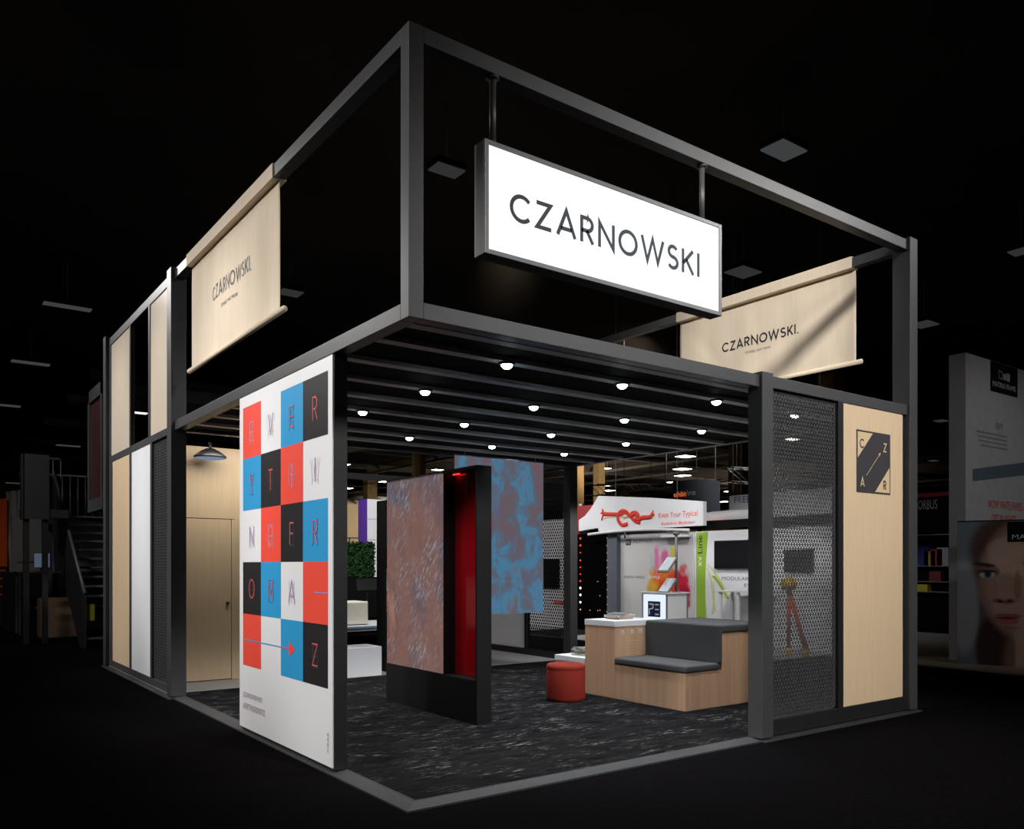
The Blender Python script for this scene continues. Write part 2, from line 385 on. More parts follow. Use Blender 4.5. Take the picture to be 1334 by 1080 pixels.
# hall columns (clad in beige board)
for (px, py, d, w, h0) in ((545.5, 610, 47, .56, 9.7), (780.5, 620, 47, .46, 9.7), (650, 390, 34, .95, 9.7), (963, 650, 44, .8, 9.7), (751, 640, 40, .5, 9.7), (1082, 450, 36, .8, 9.7), (482, 640, 72, .9, 9.7)):
    p = atd(px, py, d); m = MB(beige_col); m.box(p.x - w / 2, p.x + w / 2, p.y - w / 2, p.y + w / 2, 0, h0); structure(m, 'column')

# ================================================================== PAVILION FRAME
H, ZB, ZT = 4.88, 3.055, 3.16
fr = thing('exhibit_pavilion', 'open two-storey pavilion of charcoal metal posts and beams around a dark slatted ceiling', 'booth structure', (0, 0, 0))
def member(name, b, m_=None, bev=.004):
    q = MB(m_ or metal_c); q.box(*b); return q.build(name, fr, bev=bev)
for b in ((0, .105, 0, .105, ZB, H), (-.045, .125, 5.375, 5.555, .03, 4.90), (-.05, .10, 9.04, 9.21, .03, 4.92),
          (3.43, 3.583, -.03, .12, .03, 3.185), (5.853, 6.0, -.03, .16, .03, 4.905), (5.875, 6.02, 5.38, 5.55, .03, 4.90), (5.875, 6.02, 9.04, 9.21, .03, ZT)):
    member('post', b)
for b in ((.105, 5.853, 0, .105, 4.775, H), (0, .105, .105, 5.375, 4.775, H), (5.853, 5.958, .16, 5.38, 4.775, H),          # top ring
          (.105, 3.43, 0, .105, ZB, ZT), (3.583, 5.853, 0, .105, 3.068, 3.172), (0, .105, .105, 5.375, ZB, ZT),                # middle ring
          (5.895, 6.0, .16, 5.38, ZB, ZT), (.125, 5.875, 5.41, 5.52, ZB, ZT),
          (0, .09, 5.555, 9.04, 4.77, H), (0, .09, 5.555, 9.04, 3.04, 3.128), (5.9, 6.0, 5.55, 9.04, ZB, ZT), (.10, 5.875, 9.08, 9.17, ZB, ZT)):
    member('beam', b)
for b in ((0, .08, 5.555, 9.04, .03, .12), (.0, .07, 7.60, 7.70, .12, 3.04), (.0, .07, 6.46, 6.54, .12, 3.04), (0, .06, 6.555, 6.635, 3.128, 4.77), (0, .06, 7.64, 7.70, 3.128, 4.77),
          (0, .05, 8.85, 9.04, .12, 3.04), (0, .05, 8.93, 9.04, 3.128, 4.77)):
    member('rail', b)
for b in ((4.617, 4.70, 0, .07, .17, 3.068), (3.583, 5.853, .0, .08, .03, .17), (5.785, 5.853, .03, .09, .17, 3.068), (5.9, 6.0, 5.55, 9.04, .03, .13), (5.93, 6.0, 6.56, 6.64, .13, ZB), (5.93, 6.0, 7.64, 7.72, .13, ZB)):
    member('rail', b, metal_d)
for k in range(9):                                    # ceiling slats run parallel to the front
    y = .17 if k == 0 else .61 * k
    q = MB(metal_s); q.box(.105, 5.895, y - .048, y + .048, 3.055, 3.09); q.build('ceiling_slat', fr)
q = MB(black_f); q.box(.105, 5.895, .105, 5.41, 3.088, 3.10); q.build('ceiling_fabric', fr)

# raised deck: carpet, pale rear floor and metal edging
dk = thing('floor_deck', 'low raised deck with dark flecked carpet and a grey sloped metal edge', 'floor deck', (0, 0, 0))
q = MB(carpet_m); q.box(.10, 5.97, .10, 5.62, .002, .030); q.build('carpet', dk)
q = MB(grey_floor); q.box(.0, 6.0, 5.62, 9.2, .002, .029); q.build('vinyl_floor', dk)
def edging(p0, p1, inn):
    """sloped edge strip: outer foot p0-p1 on the hall floor, inner top along inn"""
    q = MB(edge_m)
    a, b = V((*p0, 0)), V((*p1, 0)); a2, b2 = V((*p0, .012)), V((*p1, .012)); c, d = V((*inn[0], .031)), V((*inn[1], .031))
    c0, d0 = V((*inn[0], 0)), V((*inn[1], 0))
    q.add([a, b, b2, a2, c, d, c0, d0], [(0, 1, 2, 3), (3, 2, 5, 4), (4, 5, 7, 6), (0, 3, 4, 6), (1, 7, 5, 2), (0, 6, 7, 1)]); q.build('edge_strip', dk)
edging((-.02, -.02), (3.43, -.02), ((.11, .11), (3.43, .11)))
edging((-.02, 5.375), (-.02, -.02), ((.11, 5.375), (.11, .11)))
edging((3.43, -.06), (6.04, -.06), ((3.43, .11), (6.04, .11)))
edging((-.075, 9.24), (-.075, 5.375), ((.05, 9.24), (.05, 5.375)))

# ------------------------------------------------------------------ infill boards of the outer walls
def board(name, label, b, m_, cat='wall board', group=None, bev=.003):
    q = MB(m_); q.box(*b); return solo(q, name, label, cat, group=group, bev=bev)
board('maple_board', 'pale maple board beside the white board at the pavilion far lower corner', (.012, .045, 7.70, 8.85, .12, 3.04), woodm)
board('white_board', 'tall plain white board between a maple board and a perforated sheet', (.010, .045, 6.54, 7.60, .12, 3.04), whitem)
board('cream_board', 'glossy cream upper board next to the tall side post', (.012, .045, 5.555, 6.555, 3.128, 4.77), cream)
board('cream_board', 'glossy cream upper board at the far end above the maple board', (.012, .045, 7.70, 8.93, 3.128, 4.77), cream)
board('smoked_glass_sheet', 'dark smoked glass sheet between the two cream upper boards', (.014, .030, 6.635, 7.64, 3.128, 4.77), tinted, 'glass sheet', None, 0)
def perf_sheet(label, face, w, h, side=.041, hole=.62, m_=None):
    m_ = m_ or metal_c; q = MB(m_); perforated(q, face, w, h, side, m_, hole)
    return solo(q, 'perforated_sheet', label, 'perforated sheet')
perf_sheet('charcoal perforated metal sheet beside the maple board with the square emblem', Face((3.583, .035, .17), FRONT), 1.034, 2.898)
perf_sheet('charcoal perforated metal sheet between the white board and the tall side post', Face((.03, 6.46, .12), LEFT), .905, 2.92)
perf_sheet('perforated metal sheet deep inside, behind the hanging blue picture', Face((5.95, 6.56, .13), LEFT), 1.01, 2.925, .055, .52, metal_k)
board('backing_board', 'dark backing behind the perforated sheet by the tall side post', (.10, .12, 5.56, 6.46, .12, 3.04), black_f)
board('white_board', 'white rear board half hidden below the hanging blue picture', (5.94, 5.975, 6.64, 7.64, .13, ZB), whitem)
board('white_board', 'white rear board at the far inner corner, mostly hidden by the red display totem', (5.94, 5.975, 7.72, 9.04, .13, ZB), whitem)
# maple board with the company emblem
eb = thing('maple_board', 'pale maple board with a dark square emblem on the right front', 'wall board', (5.24, .03, .17))
q = MB(woodm); q.box(4.70, 5.785, .012, .045, .17, 3.068); q.build('board', eb, bev=.003)
F = Face((4.934, .012, 2.228), FRONT); q = MB(emb_dark, tan); e = .609
q.mats = [emb_dark, tan]
F.rect(q, 0, e, 0, e, .002, emb_dark)
F.poly(q, [(.018, e - .018), (.018, .335), (.285, e - .018)], .004, tan)
F.poly(q, [(e - .018, .018), (e - .018, .275), (.325, .018)], .004, tan)
for ch, a, b, c in (('C', .055, .435, emb_dark), ('Z', .475, .425, tan), ('A', .062, .06, tan), ('R', .475, .05, emb_dark)):
    glyph(q, F, ch, a, b, .088, .0135, .006, c, .9)
F.line(q, [(.165, .17), (.405, .395)], .006, .006, tan)
F.poly(q, [(.425, .415), (.385, .400), (.408, .375)], .006, tan)
q.build('emblem', eb)

# ------------------------------------------------------------------ poster wall
po = thing('poster_partition', 'white poster wall with a red, blue and black grid of thin letters', 'poster wall', (.07, 2.14, .031))
q = MB(metal_d); q.box(.012, .115, 1.115, 3.165, .031, 3.053); q.build('core', po, bev=.002)
q = MB(p_white); q.box(.002, .012, 1.125, 3.16, .048, 3.05); q.build('print_board', po)
F = Face((.002, 3.158, .05), LEFT)
c0, cw, r0, rh = .094, .4655, 2.897, .4662
grid = ['RWBK', 'BKRW', 'WRKB', 'KBWR', 'RWBK']; cm = {'R': p_red, 'B': p_blue, 'K': p_black, 'W': p_white}
q = MB(p_red)
for j, row in enumerate(grid):
    for i, c in enumerate(row):
        if c != 'W': F.rect(q, c0 + i * cw, c0 + (i + 1) * cw, r0 - (j + 1) * rh, r0 - j * rh, .0015, cm[c])
q.build('colour_grid', po)
q = MB(t_red)
letters = ['EVER', 'YTHI', 'NGFR', 'OMA ', '   Z']
sty = {'R': (t_lil, t_salm, t_pink), 'W': (t_lil, t_pink, t_grey), 'B': (t_red, t_dblue, t_dblue), 'K': (t_red, t_teal, t_teal)}
echo = {'E': 'HK', 'V': 'AW', 'R': 'BK', 'Y': 'EI', 'T': 'HF', 'H': 'OI', 'I': 'WM', 'N': 'MV', 'G': 'OH', 'F': 'EL', 'O': 'HA', 'M': 'HE', 'A': 'VM', 'Z': 'EH'}
for j, row in enumerate(letters):
    for i, ch in enumerate(row):
        if ch == ' ': continue
        main, e1, e2 = sty[grid[j][i]]; gw = GL[ch][0]; hh = .185
        a = c0 + (i + .5) * cw - gw * hh * .41; b = r0 - (j + .5) * rh - hh * .52
        if ch == 'E' and j == 0 and i == 0: main = t_lil
        q = MB(t_red)
        for k, c2 in enumerate(echo[ch]):
            if c2 not in GL: c2 = 'H'
            g2 = GL[c2][0]; sc = 1.0 + .12 * k
            glyph(q, F, c2, c0 + (i + .5) * cw - g2 * hh * sc * .41, b - .012 * (k + 1), hh * sc, .0045, .0022 + .0003 * k, (e1, e2)[k], .82)
        glyph(q, F, ch, a + .016, b - .006, hh, .004, .0029, e1, .82)
        glyph(q, F, ch, a, b, hh, .009, .0034, main, .82); q.build('letter', po)
q = MB(p_red)
zr = r0 - 3.5 * rh; F.line(q, [(c0 + 3.48 * cw, zr), (c0 + 4 * cw, zr)], .011, .0034, t_lil); q.build('dash_print', po); q = MB(p_red)
zr = r0 - 4.5 * rh; F.line(q, [(c0, zr), (c0 + 2 * cw, zr)], .009, .0034, p_blue); F.line(q, [(c0 + 2 * cw, zr), (c0 + 2.45 * cw, zr)], .011, .0034, p_red)
F.poly(q, [(c0 + 2.40 * cw, zr - .062), (c0 + 2.66 * cw, zr), (c0 + 2.40 * cw, zr + .062)], .0036, p_red)
q.build('arrow_print', po)
q = MB(t_purp)
text(q, F, '@CZARNOWSKIEXHIBITS', .10, .265, .50, .062, .003, t_purp); q.build('lettering', po); q = MB(t_purp); text(q, F, '#EVERYTHINGFROMATOZ', .10, .165, .56, .062, .003, t_purp)
q.build('lettering', po); q = MB(t_purp); text(q, F, 'CZAR', 1.945, .10, .028, .15, .003, t_purp, True)
q.build('lettering', po)

# ------------------------------------------------------------------ hanging light box sign
sg = thing('hanging_sign', 'illuminated white box sign reading CZARNOWSKI hung from the top beam', 'sign', (1.745, .04, 3.585))
x0, x1, y0, y1, z0, z1 = .556, 2.915, -.02, .105, 3.566, 4.315
q = MB(metal_l); t = .032
q.box(x0, x0 + t, y0, y1, z0, z1); q.box(x1 - t, x1, y0, y1, z0, z1); q.box(x0 + t, x1 - t, y0, y1, z1 - t, z1); q.box(x0 + t, x1 - t, y0, y1, z0, z0 + t)
q.build('sign_case', sg, bev=.003)
q = MB(sign_face); q.box(x0 + t, x1 - t, y0 + .008, y1 - .008, z0 + t, z1 - t); q.build('lit_face', sg)
F = Face((0, y0 + .008, 0), FRONT); q = MB(ink_sign); word(q, F, 'CZARNOWSKI', .762, 3.832, 1.884, .188, .029, .003, ink_sign, .20); q.build('lettering', sg)
for x in (.663, 2.745):
    q = MB(metal_c); q.tube([(x, .045, z1), (x, .045, 4.776)], .022, n=14); q.tube([(x, .045, 4.762), (x, .045, 4.776)], .045, n=16); q.build('hanging_rod', sg)

# ------------------------------------------------------------------ canvas banners
def banner(label, xo, xi, ya, yb, zb, tx, rod0, rod1, seed):
    """canvas looped over the beam whose sides are xo (towards the viewer) and xi"""
    b = thing('canvas_banner', label, 'banner', ((xo + xi) / 2, (ya + yb) / 2, zb)); e = .010
    q = MB(cloth); q.box(xo - e, xi + e, ya, yb, 4.765, 4.892); q.build('beam_sleeve', b, bev=.006)
    q = MB(cloth); nx, nz = 70, 26; zt = 4.766; xm = tx; rnd = random.Random(seed); ph = [rnd.uniform(0, 6.28) for _ in range(6)]
    def dx(s, t):
        edge = abs(s - .5) * 2
        return (.006 * math.sin(17 * s + ph[0]) + .004 * math.sin(41 * s + ph[1]) + .012 * math.exp(-((s - .08 - .10 * t) / .035) ** 2) * (1 - t) - .010 * math.exp(-((s - .93 - .05 * t) / .03) ** 2) * (1 - t)
                + .012 * math.exp(-((s - .62 - .35 * t) / .05) ** 2) * .8) * min(1, (1 - t) * 5) * min(1, t * 6 + .3)
    vs = [(xm + dx(i / nx, j / nz), ya + (yb - ya) * i / nx, zb + (zt - zb) * j / nz) for j in range(nz + 1) for i in range(nx + 1)]
    fs = [(j * (nx + 1) + i, j * (nx + 1) + i + 1, (j + 1) * (nx + 1) + i + 1, (j + 1) * (nx + 1) + i) for j in range(nz) for i in range(nx)]
    q.add(vs, fs, cloth, True); c = q.build('canvas', b)
    sm = c.modifiers.new('cloth', 'SOLIDIFY'); sm.thickness = .004
    q = MB(cloth); q.tube([(xm, rod0, zb), (xm, rod1, zb)], .026, n=14); q.build('bottom_rod', b)
    def on_cloth(q):                                  # printed letters follow the hang of the canvas
        for p in q.v: p.x = xm + dx((p.y - ya) / (yb - ya), (p.z - zb) / (zt - zb)) - .0065
    return b, on_cloth
b1, lay1 = banner('cream canvas banner hung from the long left beam', 0, .105, 2.30, 4.885, 3.655, .055, 2.19, 5.0, 3)
F = Face((.036, 0, 0), LEFT); q = MB(ink)
word(q, F, 'CZARNOWSKI', -4.165, 4.208, 1.13, .14, .019, 0, ink, .20); text(q, F, '.', -3.01, 4.20, .02, .02, 0, ink); text(q, F, 'STORIES THAT MOVE', -3.85, 4.075, .46, .034, 0, ink); lay1(q); q.build('lettering', b1)
b2, lay2 = banner('cream canvas banner hung from the far right beam behind the lit sign', 5.853, 5.958, .62, 3.17, 3.745, 5.93, .55, 3.24, 8)
F = Face((5.911, 0, 0), LEFT); q = MB(ink)
word(q, F, 'CZARNOWSKI', -2.46, 4.228, 1.08, .112, .020, 0, ink, .20); text(q, F, '.', -1.36, 4.222, .02, .02, 0, ink); text(q, F, 'STORIES THAT MOVE', -2.09, 4.135, .36, .026, 0, ink); lay2(q); q.build('lettering', b2)
# ================================================================== DOWNLIGHTS
rows = ['front', 'second', 'third', 'rear']; cols = ['first', 'second', 'third', 'last']
proto = None
for j in range(4):
    for i in range(4):
        x, y = 1.19 + 1.205 * i, (.61, 1.83, 3.05, 4.25)[j]
        lab = 'lit round ceiling spotlight, %s from the poster side in the %s row' % (cols[i], rows[j])
        if proto is None:
            proto = thing('ceiling_spotlight', lab, 'ceiling spotlight', (x, y, 3.055), 'ceiling spotlights')
            q = MB(metal_d); q.lathe([(.062, -.012), (.066, 0), (.066, .004)], (x, y, 3.054)); q.build('ring', proto)
            q = MB(down_lens); q.lathe([(.0, -.045), (.022, -.041), (.038, -.030), (.045, -.012), (.045, -.004)], (x, y, 3.054), n=20); q.build('lens', proto)
        else: dup(proto, (x, y, 3.055), lab, 'ceiling spotlights')
        L = bpy.data.lights.new('spot_beam', 'SPOT'); L.energy = 165; L.spot_size = 1.7; L.spot_blend = .8; L.shadow_soft_size = .05; L.color = (.92, .97, 1)
        o = bpy.data.objects.new('spot_beam', L); o.location = (x, y, 3.02); COL.objects.link(o)

# ================================================================== DISPLAY TOTEM WITH RED ACRYLIC
k = thing('display_totem', 'tall black display totem with a rust picture screen and a red acrylic side', 'display totem', (1.885, 2.8, .03))
X0, X1, Y0, Y1, Z1 = 1.805, 1.97, 1.93, 3.72, 2.455
q = MB(metal_k); q.box(X0, X1, Y0, Y1, .03, .44); q.box(X0, X1, Y0, Y0 + .025, .44, Z1); q.box(X0, X1, Y0 + .025, Y1, Z1 - .03, Z1); q.box(X0 + .012, X1, 2.53, Y1, .44, Z1 - .03); q.box(X1 - .012, X1, Y0 + .025, 2.53, .44, Z1 - .03)
q.build('case', k)
q = MB(kiosk_pic); q.box(X0, X0 + .012, 2.545, 3.70, .447, Z1 - .015); q.build('screen', k)
q = MB(red_ac); q.box(X1 - .024, X1 - .014, Y0 + .026, 2.528, .445, Z1 - .032); q.build('red_acrylic_sheet', k)
q = MB(emis('red_light_strip', (1, .03, .03), 2.0)); q.box(X0 + .10, X1 - .05, 2.40, 2.51, Z1 - .042, Z1 - .031); q.build('light_strip', k)
# second totem with the letter-grid colours, deeper inside
k2 = thing('display_totem', 'black totem with coloured squares behind the rust screen totem', 'display totem', (3.25, 6.05, .029))
q = MB(metal_k); q.box(2.96, 3.70, 5.93, 6.20, .029, 2.43); q.build('case', k2, bev=.003)
q = MB(p_red); F = Face((2.96, 5.93, 0), FRONT)
for j, row in enumerate(grid):
    for i, c in enumerate(['RWBK', 'BKRW', 'KRWB', 'WBKR', 'RWBK'][j]):
        F.rect(q, .01 + i * .18, .01 + (i + 1) * .18, 2.37 - (j + 1) * .30, 2.37 - j * .30, .002, cm[c])
q.build('colour_grid', k2)
# hanging picture
hp = thing('hanging_picture_screen', 'tall hanging screen with an abstract blue and mauve picture', 'hanging screen', (4.19, 4.88, .84))
q = MB(hang_pic); q.box(3.44, 4.945, 4.885, 4.892, .845, 2.985); q.build('picture', hp)
q = MB(chrome); q.box(3.43, 4.955, 4.878, 4.899, 2.985, 3.0); q.build('top_bar', hp)
for x in (3.6, 4.8):
    q = MB(cable_m); q.tube([(x, 4.888, 3.0), (x, 4.888, 3.06)], .004, n=6); q.build('cable', hp)
# white plinth behind the carpet
q = MB(white_s); q.box(1.95, 2.76, 5.66, 6.10, .029, .42); solo(q, 'display_plinth', 'low white plinth beyond the poster wall, beside the black totem', 'plinth', bev=.006)

# ================================================================== LOUNGE BENCH, TABLE, OTTOMAN, BOOKS
bn = thing('lounge_bench', 'built-in light oak bench with grey cushions and a white-topped side unit', 'bench', (4.6, 2.0, .03))
q = MB(wood_b); q.box(3.92, 5.28, 1.275, 2.32, .03, .415); q.box(4.478, 5.28, 1.275, 2.32, .415, .80); q.box(3.92, 4.60, 2.32, 2.815, .03, .828); q.build('oak_body', bn, bev=.003)
q = MB(white_s); q.box(3.915, 4.60, 2.315, 2.82, .828, .893); q.build('worktop', bn, bev=.004)
q = MB(grey_up); q.box(3.905, 4.44, 1.262, 2.316, .415, .492); c = q.build('seat_cushion', bn, bev=.024)
q = MB(grey_up); q.box(4.40, 4.485, 1.262, 2.316, .480, .89); c = q.build('back_cushion', bn, bev=.022)
q = MB(grey_up); q.box(4.47, 5.28, 1.262, 2.316, .80, .888); c = q.build('top_cushion', bn, bev=.024)
F = Face((3.92, 2.32, 0), FRONT); q = MB(white_s)
for a in (.12, .27, .40):
    F.line(q, arc(a, .765, .022, .022, 130, -60, 8), .011, .002, white_s); F.line(q, [(a - .012, .785), (a - .012, .745)], .010, .002, white_s)
for kk in range(5):
    F.rect(q, .215, .38 - .03 * (kk % 2), .66 - kk * .035, .664 - kk * .035, .0015, tan)
q.build('printed_marks', bn)
st = thing('side_table', 'low oak side table with a white top next to the red ottoman', 'side table', (4.25, 3.1, .03))
q = MB(wood_b); q.box(3.92, 4.6, 2.825, 3.36, .03, .372); q.build('body', st, bev=.003)
q = MB(white_s); q.box(3.912, 4.6, 2.823, 3.368, .372, .435); q.build('table_top', st, bev=.004)
q = MB(red_up); cx, cy = 3.425, 2.575
q.lathe([(.196, .0), (.211, .012), (.215, .04), (.215, .34), (.213, .345), (.215, .35), (.216, .372), (.208, .392), (.19, .402), (.0, .404)], (cx, cy, .03), n=48)
o = solo(q, 'ottoman', 'round rust-red felt ottoman on the carpet beside the bench', 'ottoman', (cx, cy, .03))
paper = mat('book_paper', lin(226, 220, 208), .8, 0, .2, .04, 40, (1, 1, 30))
def book(label, x, y, z, w, d, h, rot, cover, group):
    b = thing('book', label, 'book', (x, y, z), group); c, s = math.cos(rot), math.sin(rot)
    def bx(q, a0, a1, b0, b1, z0, z1, m_):
        P = [(x + c * a - s * e, y + s * a + c * e, zz) for zz in (z + z0, z + z1) for e in (b0, b1) for a in (a0, a1)]
        q.add(P, [(0, 2, 3, 1), (4, 5, 7, 6), (0, 1, 5, 4), (2, 6, 7, 3), (0, 4, 6, 2), (1, 3, 7, 5)], m_)
    q = MB(cover); bx(q, -w / 2, w / 2, -d / 2, d / 2, 0, .003, cover); bx(q, -w / 2, w / 2, -d / 2, d / 2, h - .003, h, cover); bx(q, -w / 2, w / 2, d / 2 - .004, d / 2, .003, h - .003, cover); q.build('cover', b)
    q = MB(paper); bx(q, -w / 2 + .006, w / 2 - .006, -d / 2 + .006, d / 2 - .004, .003, h - .003, paper); q.build('page_block', b)
bk_o = mat('orange_book_cover', lin(206, 128, 40), .5, 0, .3); bk_w = mat('white_book_cover', lin(205, 208, 210), .45, 0, .4); bk_g = mat('green_book_cover', lin(70, 120, 80), .5, 0, .3); bk_k = mat('grey_book_cover', lin(110, 112, 116), .5, 0, .3)
z = .8935
for lab, w, d, h, r, cvr in (('orange-edged book under the two pale books on the bench worktop', .26, .20, .022, .1, bk_o), ('white book in the middle of the pile on the bench worktop', .30, .22, .026, .05, bk_w), ('grey-covered book on top of the pile on the bench worktop', .28, .21, .020, .45, bk_k)):
    book(lab, 4.27, 2.60, z, w, d, h, r, cvr, 'books on the bench worktop'); z += h + .0005
z = .4355
for lab, w, d, h, r, cvr in (('lowest white book on the low side table', .30, .22, .022, .2, bk_w), ('green book second from the bottom on the side table', .28, .20, .020, -.2, bk_g), ('cream book in the middle of the side table pile', .27, .2, .018, .5, cream), ('thin white book second from the top on the side table', .29, .21, .016, .1, bk_w), ('grey book on top of the side table pile', .26, .2, .014, -.3, bk_k)):
    book(lab, 4.18, 3.1, z, w, d, h, r, cvr, 'books on the side table'); z += h + .0005

# ================================================================== STORE ROOM WITH DOOR BEHIND THE POSTER WALL
cw_ = thing('store_room_front', 'light maple store room front with a flush door behind the poster wall', 'store room', (1.0, 6.5, .03))
q = MB(woodm); q.box(.05, 1.02, 6.45, 6.49, 2.125, 3.04); q.box(.985, 1.90, 6.45, 6.49, .03, 2.118); q.box(1.02, 1.90, 6.45, 6.49, 2.118, 3.04); q.build('maple_cladding', cw_)
q = MB(woodm); q.box(.05, .978, 6.452, 6.49, .04, 2.115); d_ = q.build('door', cw_, bev=.002)
q = MB(metal_d); q.lathe([(.0, 0), (.018, 0), (.018, .03), (.0, .03)], (0, 0, 0), n=14)
q.v = [V((.93 + p.x, 6.452 - p.z, 1.03 + p.y)) for p in q.v]; kn = q.build('knob', cw_); kn.parent = d_
q = MB(metal_d); q.box(.05, 1.90, 6.49, 6.50, .03, 3.04); q.build('backing', cw_)
wl = thing('wall_washer_lamp', 'dark oval lamp above the maple store room door', 'lamp', (.62, 6.15, 2.86))
q = MB(metal_d); q.lathe([(.19, 0), (.20, .02), (.14, .07), (.05, .12), (.0, .125)], (.62, 6.15, 2.86)); q.tube([(.62, 6.15, 2.97), (.62, 6.15, 3.06)], .02, n=8); q.build('shade', wl)
q = MB(emis('cool_lamp_glow', (.55, .72, 1), .32, False)); q.lathe([(.0, -.012), (.15, -.008), (.185, 0)], (.62, 6.15, 2.86)); q.build('diffuser', wl)
# ================================================================== NEIGHBOUR BOOTHS ACROSS THE AISLE (faces turned to -x)
XB = 10.3
def yz(px, py, x=XB): p = atx(px, py, x); return p.y, p.z
aisle = MB(grey_floor); aisle.box(8.6, 16, 3.65, 13.6, .0, .012); solo(aisle, 'booth_flooring', 'grey vinyl flooring under the bright booths across the aisle', 'flooring')
# LED wall with a grey pillar
lw = thing('led_panel_wall', 'black panel wall with a column of glowing red and white LEDs', 'light display', (10.4, 9.75, .012))
ya, yb = yz(795, 700)[0], yz(751, 700)[0]
q = MB(mat('light_absorbing_black', (.0022, .0022, .0024), 1.0, 0, 0.0, .05, 5)); q.box(XB, XB + .25, ya, yb, .012, 2.235); q.build('panel', lw)
q = MB(black_f); q.box(8.62, XB, ya - .1, yb + .3, .012, .02); q.build('base_mat', lw)
def led(px, py, r, m_):
    y, z = yz(px, py); q = MB(m_); r *= .72; q.lathe([(.0, 0), (r, .004), (r, .016), (.0, .018)], (0, 0, 0), n=10)
    q.v = [V((XB - p.z, y + p.x, z + p.y)) for p in q.v]; q.build('led', lw)
for i, py in enumerate((701.5, 710.5, 720, 730, 739, 748, 757)): led(756.5, py, (.034, .034, .018, .028, .022, .022, .030)[i], led_red)
for py in (766, 775, 784.5): led(756.5, py, .034, led_white)
led(756.5, 794, .024, led_amber)
for i in range(11): led(791.5, 701 + 9.6 * i, .016, led_tiny)
for px, py in ((779, 757.5), (782, 776), (769, 795), (779, 795.5), (782, 795)): led(px, py, .011, led_amber)
q = MB(mat('blue_grey_paint', lin(92, 98, 108), .6, 0, .3)); q.box(XB - .1, XB + .2, yz(808, 700)[0] + .005, ya - .005, .012, yz(800, 696)[1]); solo(q, 'booth_post', 'blue-grey square post beside the black LED panel wall', 'post')
# paint-burst display wall
y0, y1 = yz(903, 700)[0], yz(808, 700)[0] ; zt = 2.19
pw = thing('display_wall', 'white display wall printed with a burst of coloured powder', 'display wall', (10.4, (y0 + y1) / 2, .012))
q = MB(whitem); q.box(XB + .01, XB + .10, y0, y1, .012, zt); q.build('board', pw, bev=.01)
def blob(s, t, cx, cy, rx, ry, wob=0):
    a = ((s - cx) / rx) ** 2 + ((t - cy) / ry) ** 2
    a += wob * (math.sin(31 * s + 17 * t) + math.sin(53 * t - 23 * s + 1)) * .5
    return max(0.0, min(1.0, 1.35 - a))
def mixc(c, d, k): return [c[i] + (d[i] - c[i]) * k for i in range(3)]
def burst(s, t):
    c = mixc(lin(206, 204, 206), lin(180, 178, 180), max(0, min(1, math.sin(6 * t + 2 * s) * .5 + .2)))
    c = mixc(c, lin(168, 166, 168), .5 * blob(s, t, .06, .28, .10, .2))
    hz = .10 * math.sin(23 * s + 9 * t + 2 * math.sin(11 * t)) + .07 * math.sin(47 * t - 31 * s) + .05 * math.sin(83 * s + 61 * t)
    for cx, cy, rx, ry, col, k in ((.64, .50, .20, .21, (226, 110, 60), 1), (.48, .46, .09, .19, (226, 168, 66), 1), (.60, .60, .15, .13, (238, 124, 50), .95), (.66, .44, .15, .14, (208, 74, 44), .9), (.74, .54, .09, .13, (216, 78, 52), .8), (.86, .50, .10, .19, (206, 44, 70), 1), (.87, .38, .09, .12, (156, 28, 64), .9), (.86, .66, .05, .05, (214, 84, 96), .7),
                                   (.47, .345, .08, .08, (78, 140, 196), 1), (.55, .35, .09, .06, (70, 104, 160), .8), (.56, .425, .09, .05, (120, 112, 50), .7), (.72, .345, .12, .05, (118, 48, 88), .8), (.43, .42, .04, .07, (150, 176, 90), .7), (.52, .76, .04, .15, (226, 120, 180), .9), (.46, .72, .03, .10, (170, 204, 196), .6), (.62, .74, .055, .12, (222, 90, 160), .9), (.57, .70, .03, .09, (240, 170, 190), .6), (.735, .79, .032, .09, (208, 198, 60), .95), (.69, .70, .04, .09, (236, 150, 110), .6)):
        a = ((s - cx) / rx) ** 2 + ((t - cy) / ry) ** 2 + hz * 2.2
        c = mixc(c, lin(*col), k * max(0.0, min(1.0, (1.25 - a) * 1.3)))
    return c
F = Face((XB + .01, y1, .012), LEFT)
painted('powder_print', pw, F, y1 - y0, zt - .03, 90, 90, burst)
q = MB(ink); W_ = y1 - y0
F.rect(q, .08 * W_, .155 * W_, 1.94, 2.07, .004, ink); q.build('lettering', pw); q = MB(ink); text(q, F, 'PE', .092 * W_, 1.965, .05 * W_, .08, .006, whitem); q.build('lettering', pw); q = MB(ink); text(q, F, 'AEPFALE', .185 * W_, 1.985, .27 * W_, .07, .004, bk_k)
q.build('lettering', pw); q = MB(ink); text(q, F, 'MEDIA MADE', .06 * W_, 1.22, .29 * W_, .055, .005, bk_k); q.build('lettering', pw); q = MB(ink); text(q, F, 'SIMPLE', .40 * W_, 1.22, .165 * W_, .06, .005, whitem); q.build('lettering', pw)
q = MB(white_s); q.tube([(XB - .18, y0 - .05 + (y1 - y0 + .9) * i / 12, 2.215 + .05 * math.sin(math.pi * i / 12)) for i in range(13)], .032, n=10); q.build('top_rail', pw)
q = MB(white_s); q.box(XB - .14, XB - .06, y0 + .02, y0 + .75, 2.09, 2.19); q.build('projecting_lamp', pw)
# dark header beam between the booths and black returns
q = MB(black_f); q.box(XB + .12, XB + .2, 2.6, 10.4, 2.24, 2.40); q.box(XB + .13, XB + .2, yz(905, 700)[0] - .0, y0 - .01, .012, 2.24); solo(q, 'black_drape_frame', 'black header and divider behind the powder print and the green stripe walls', 'drape')
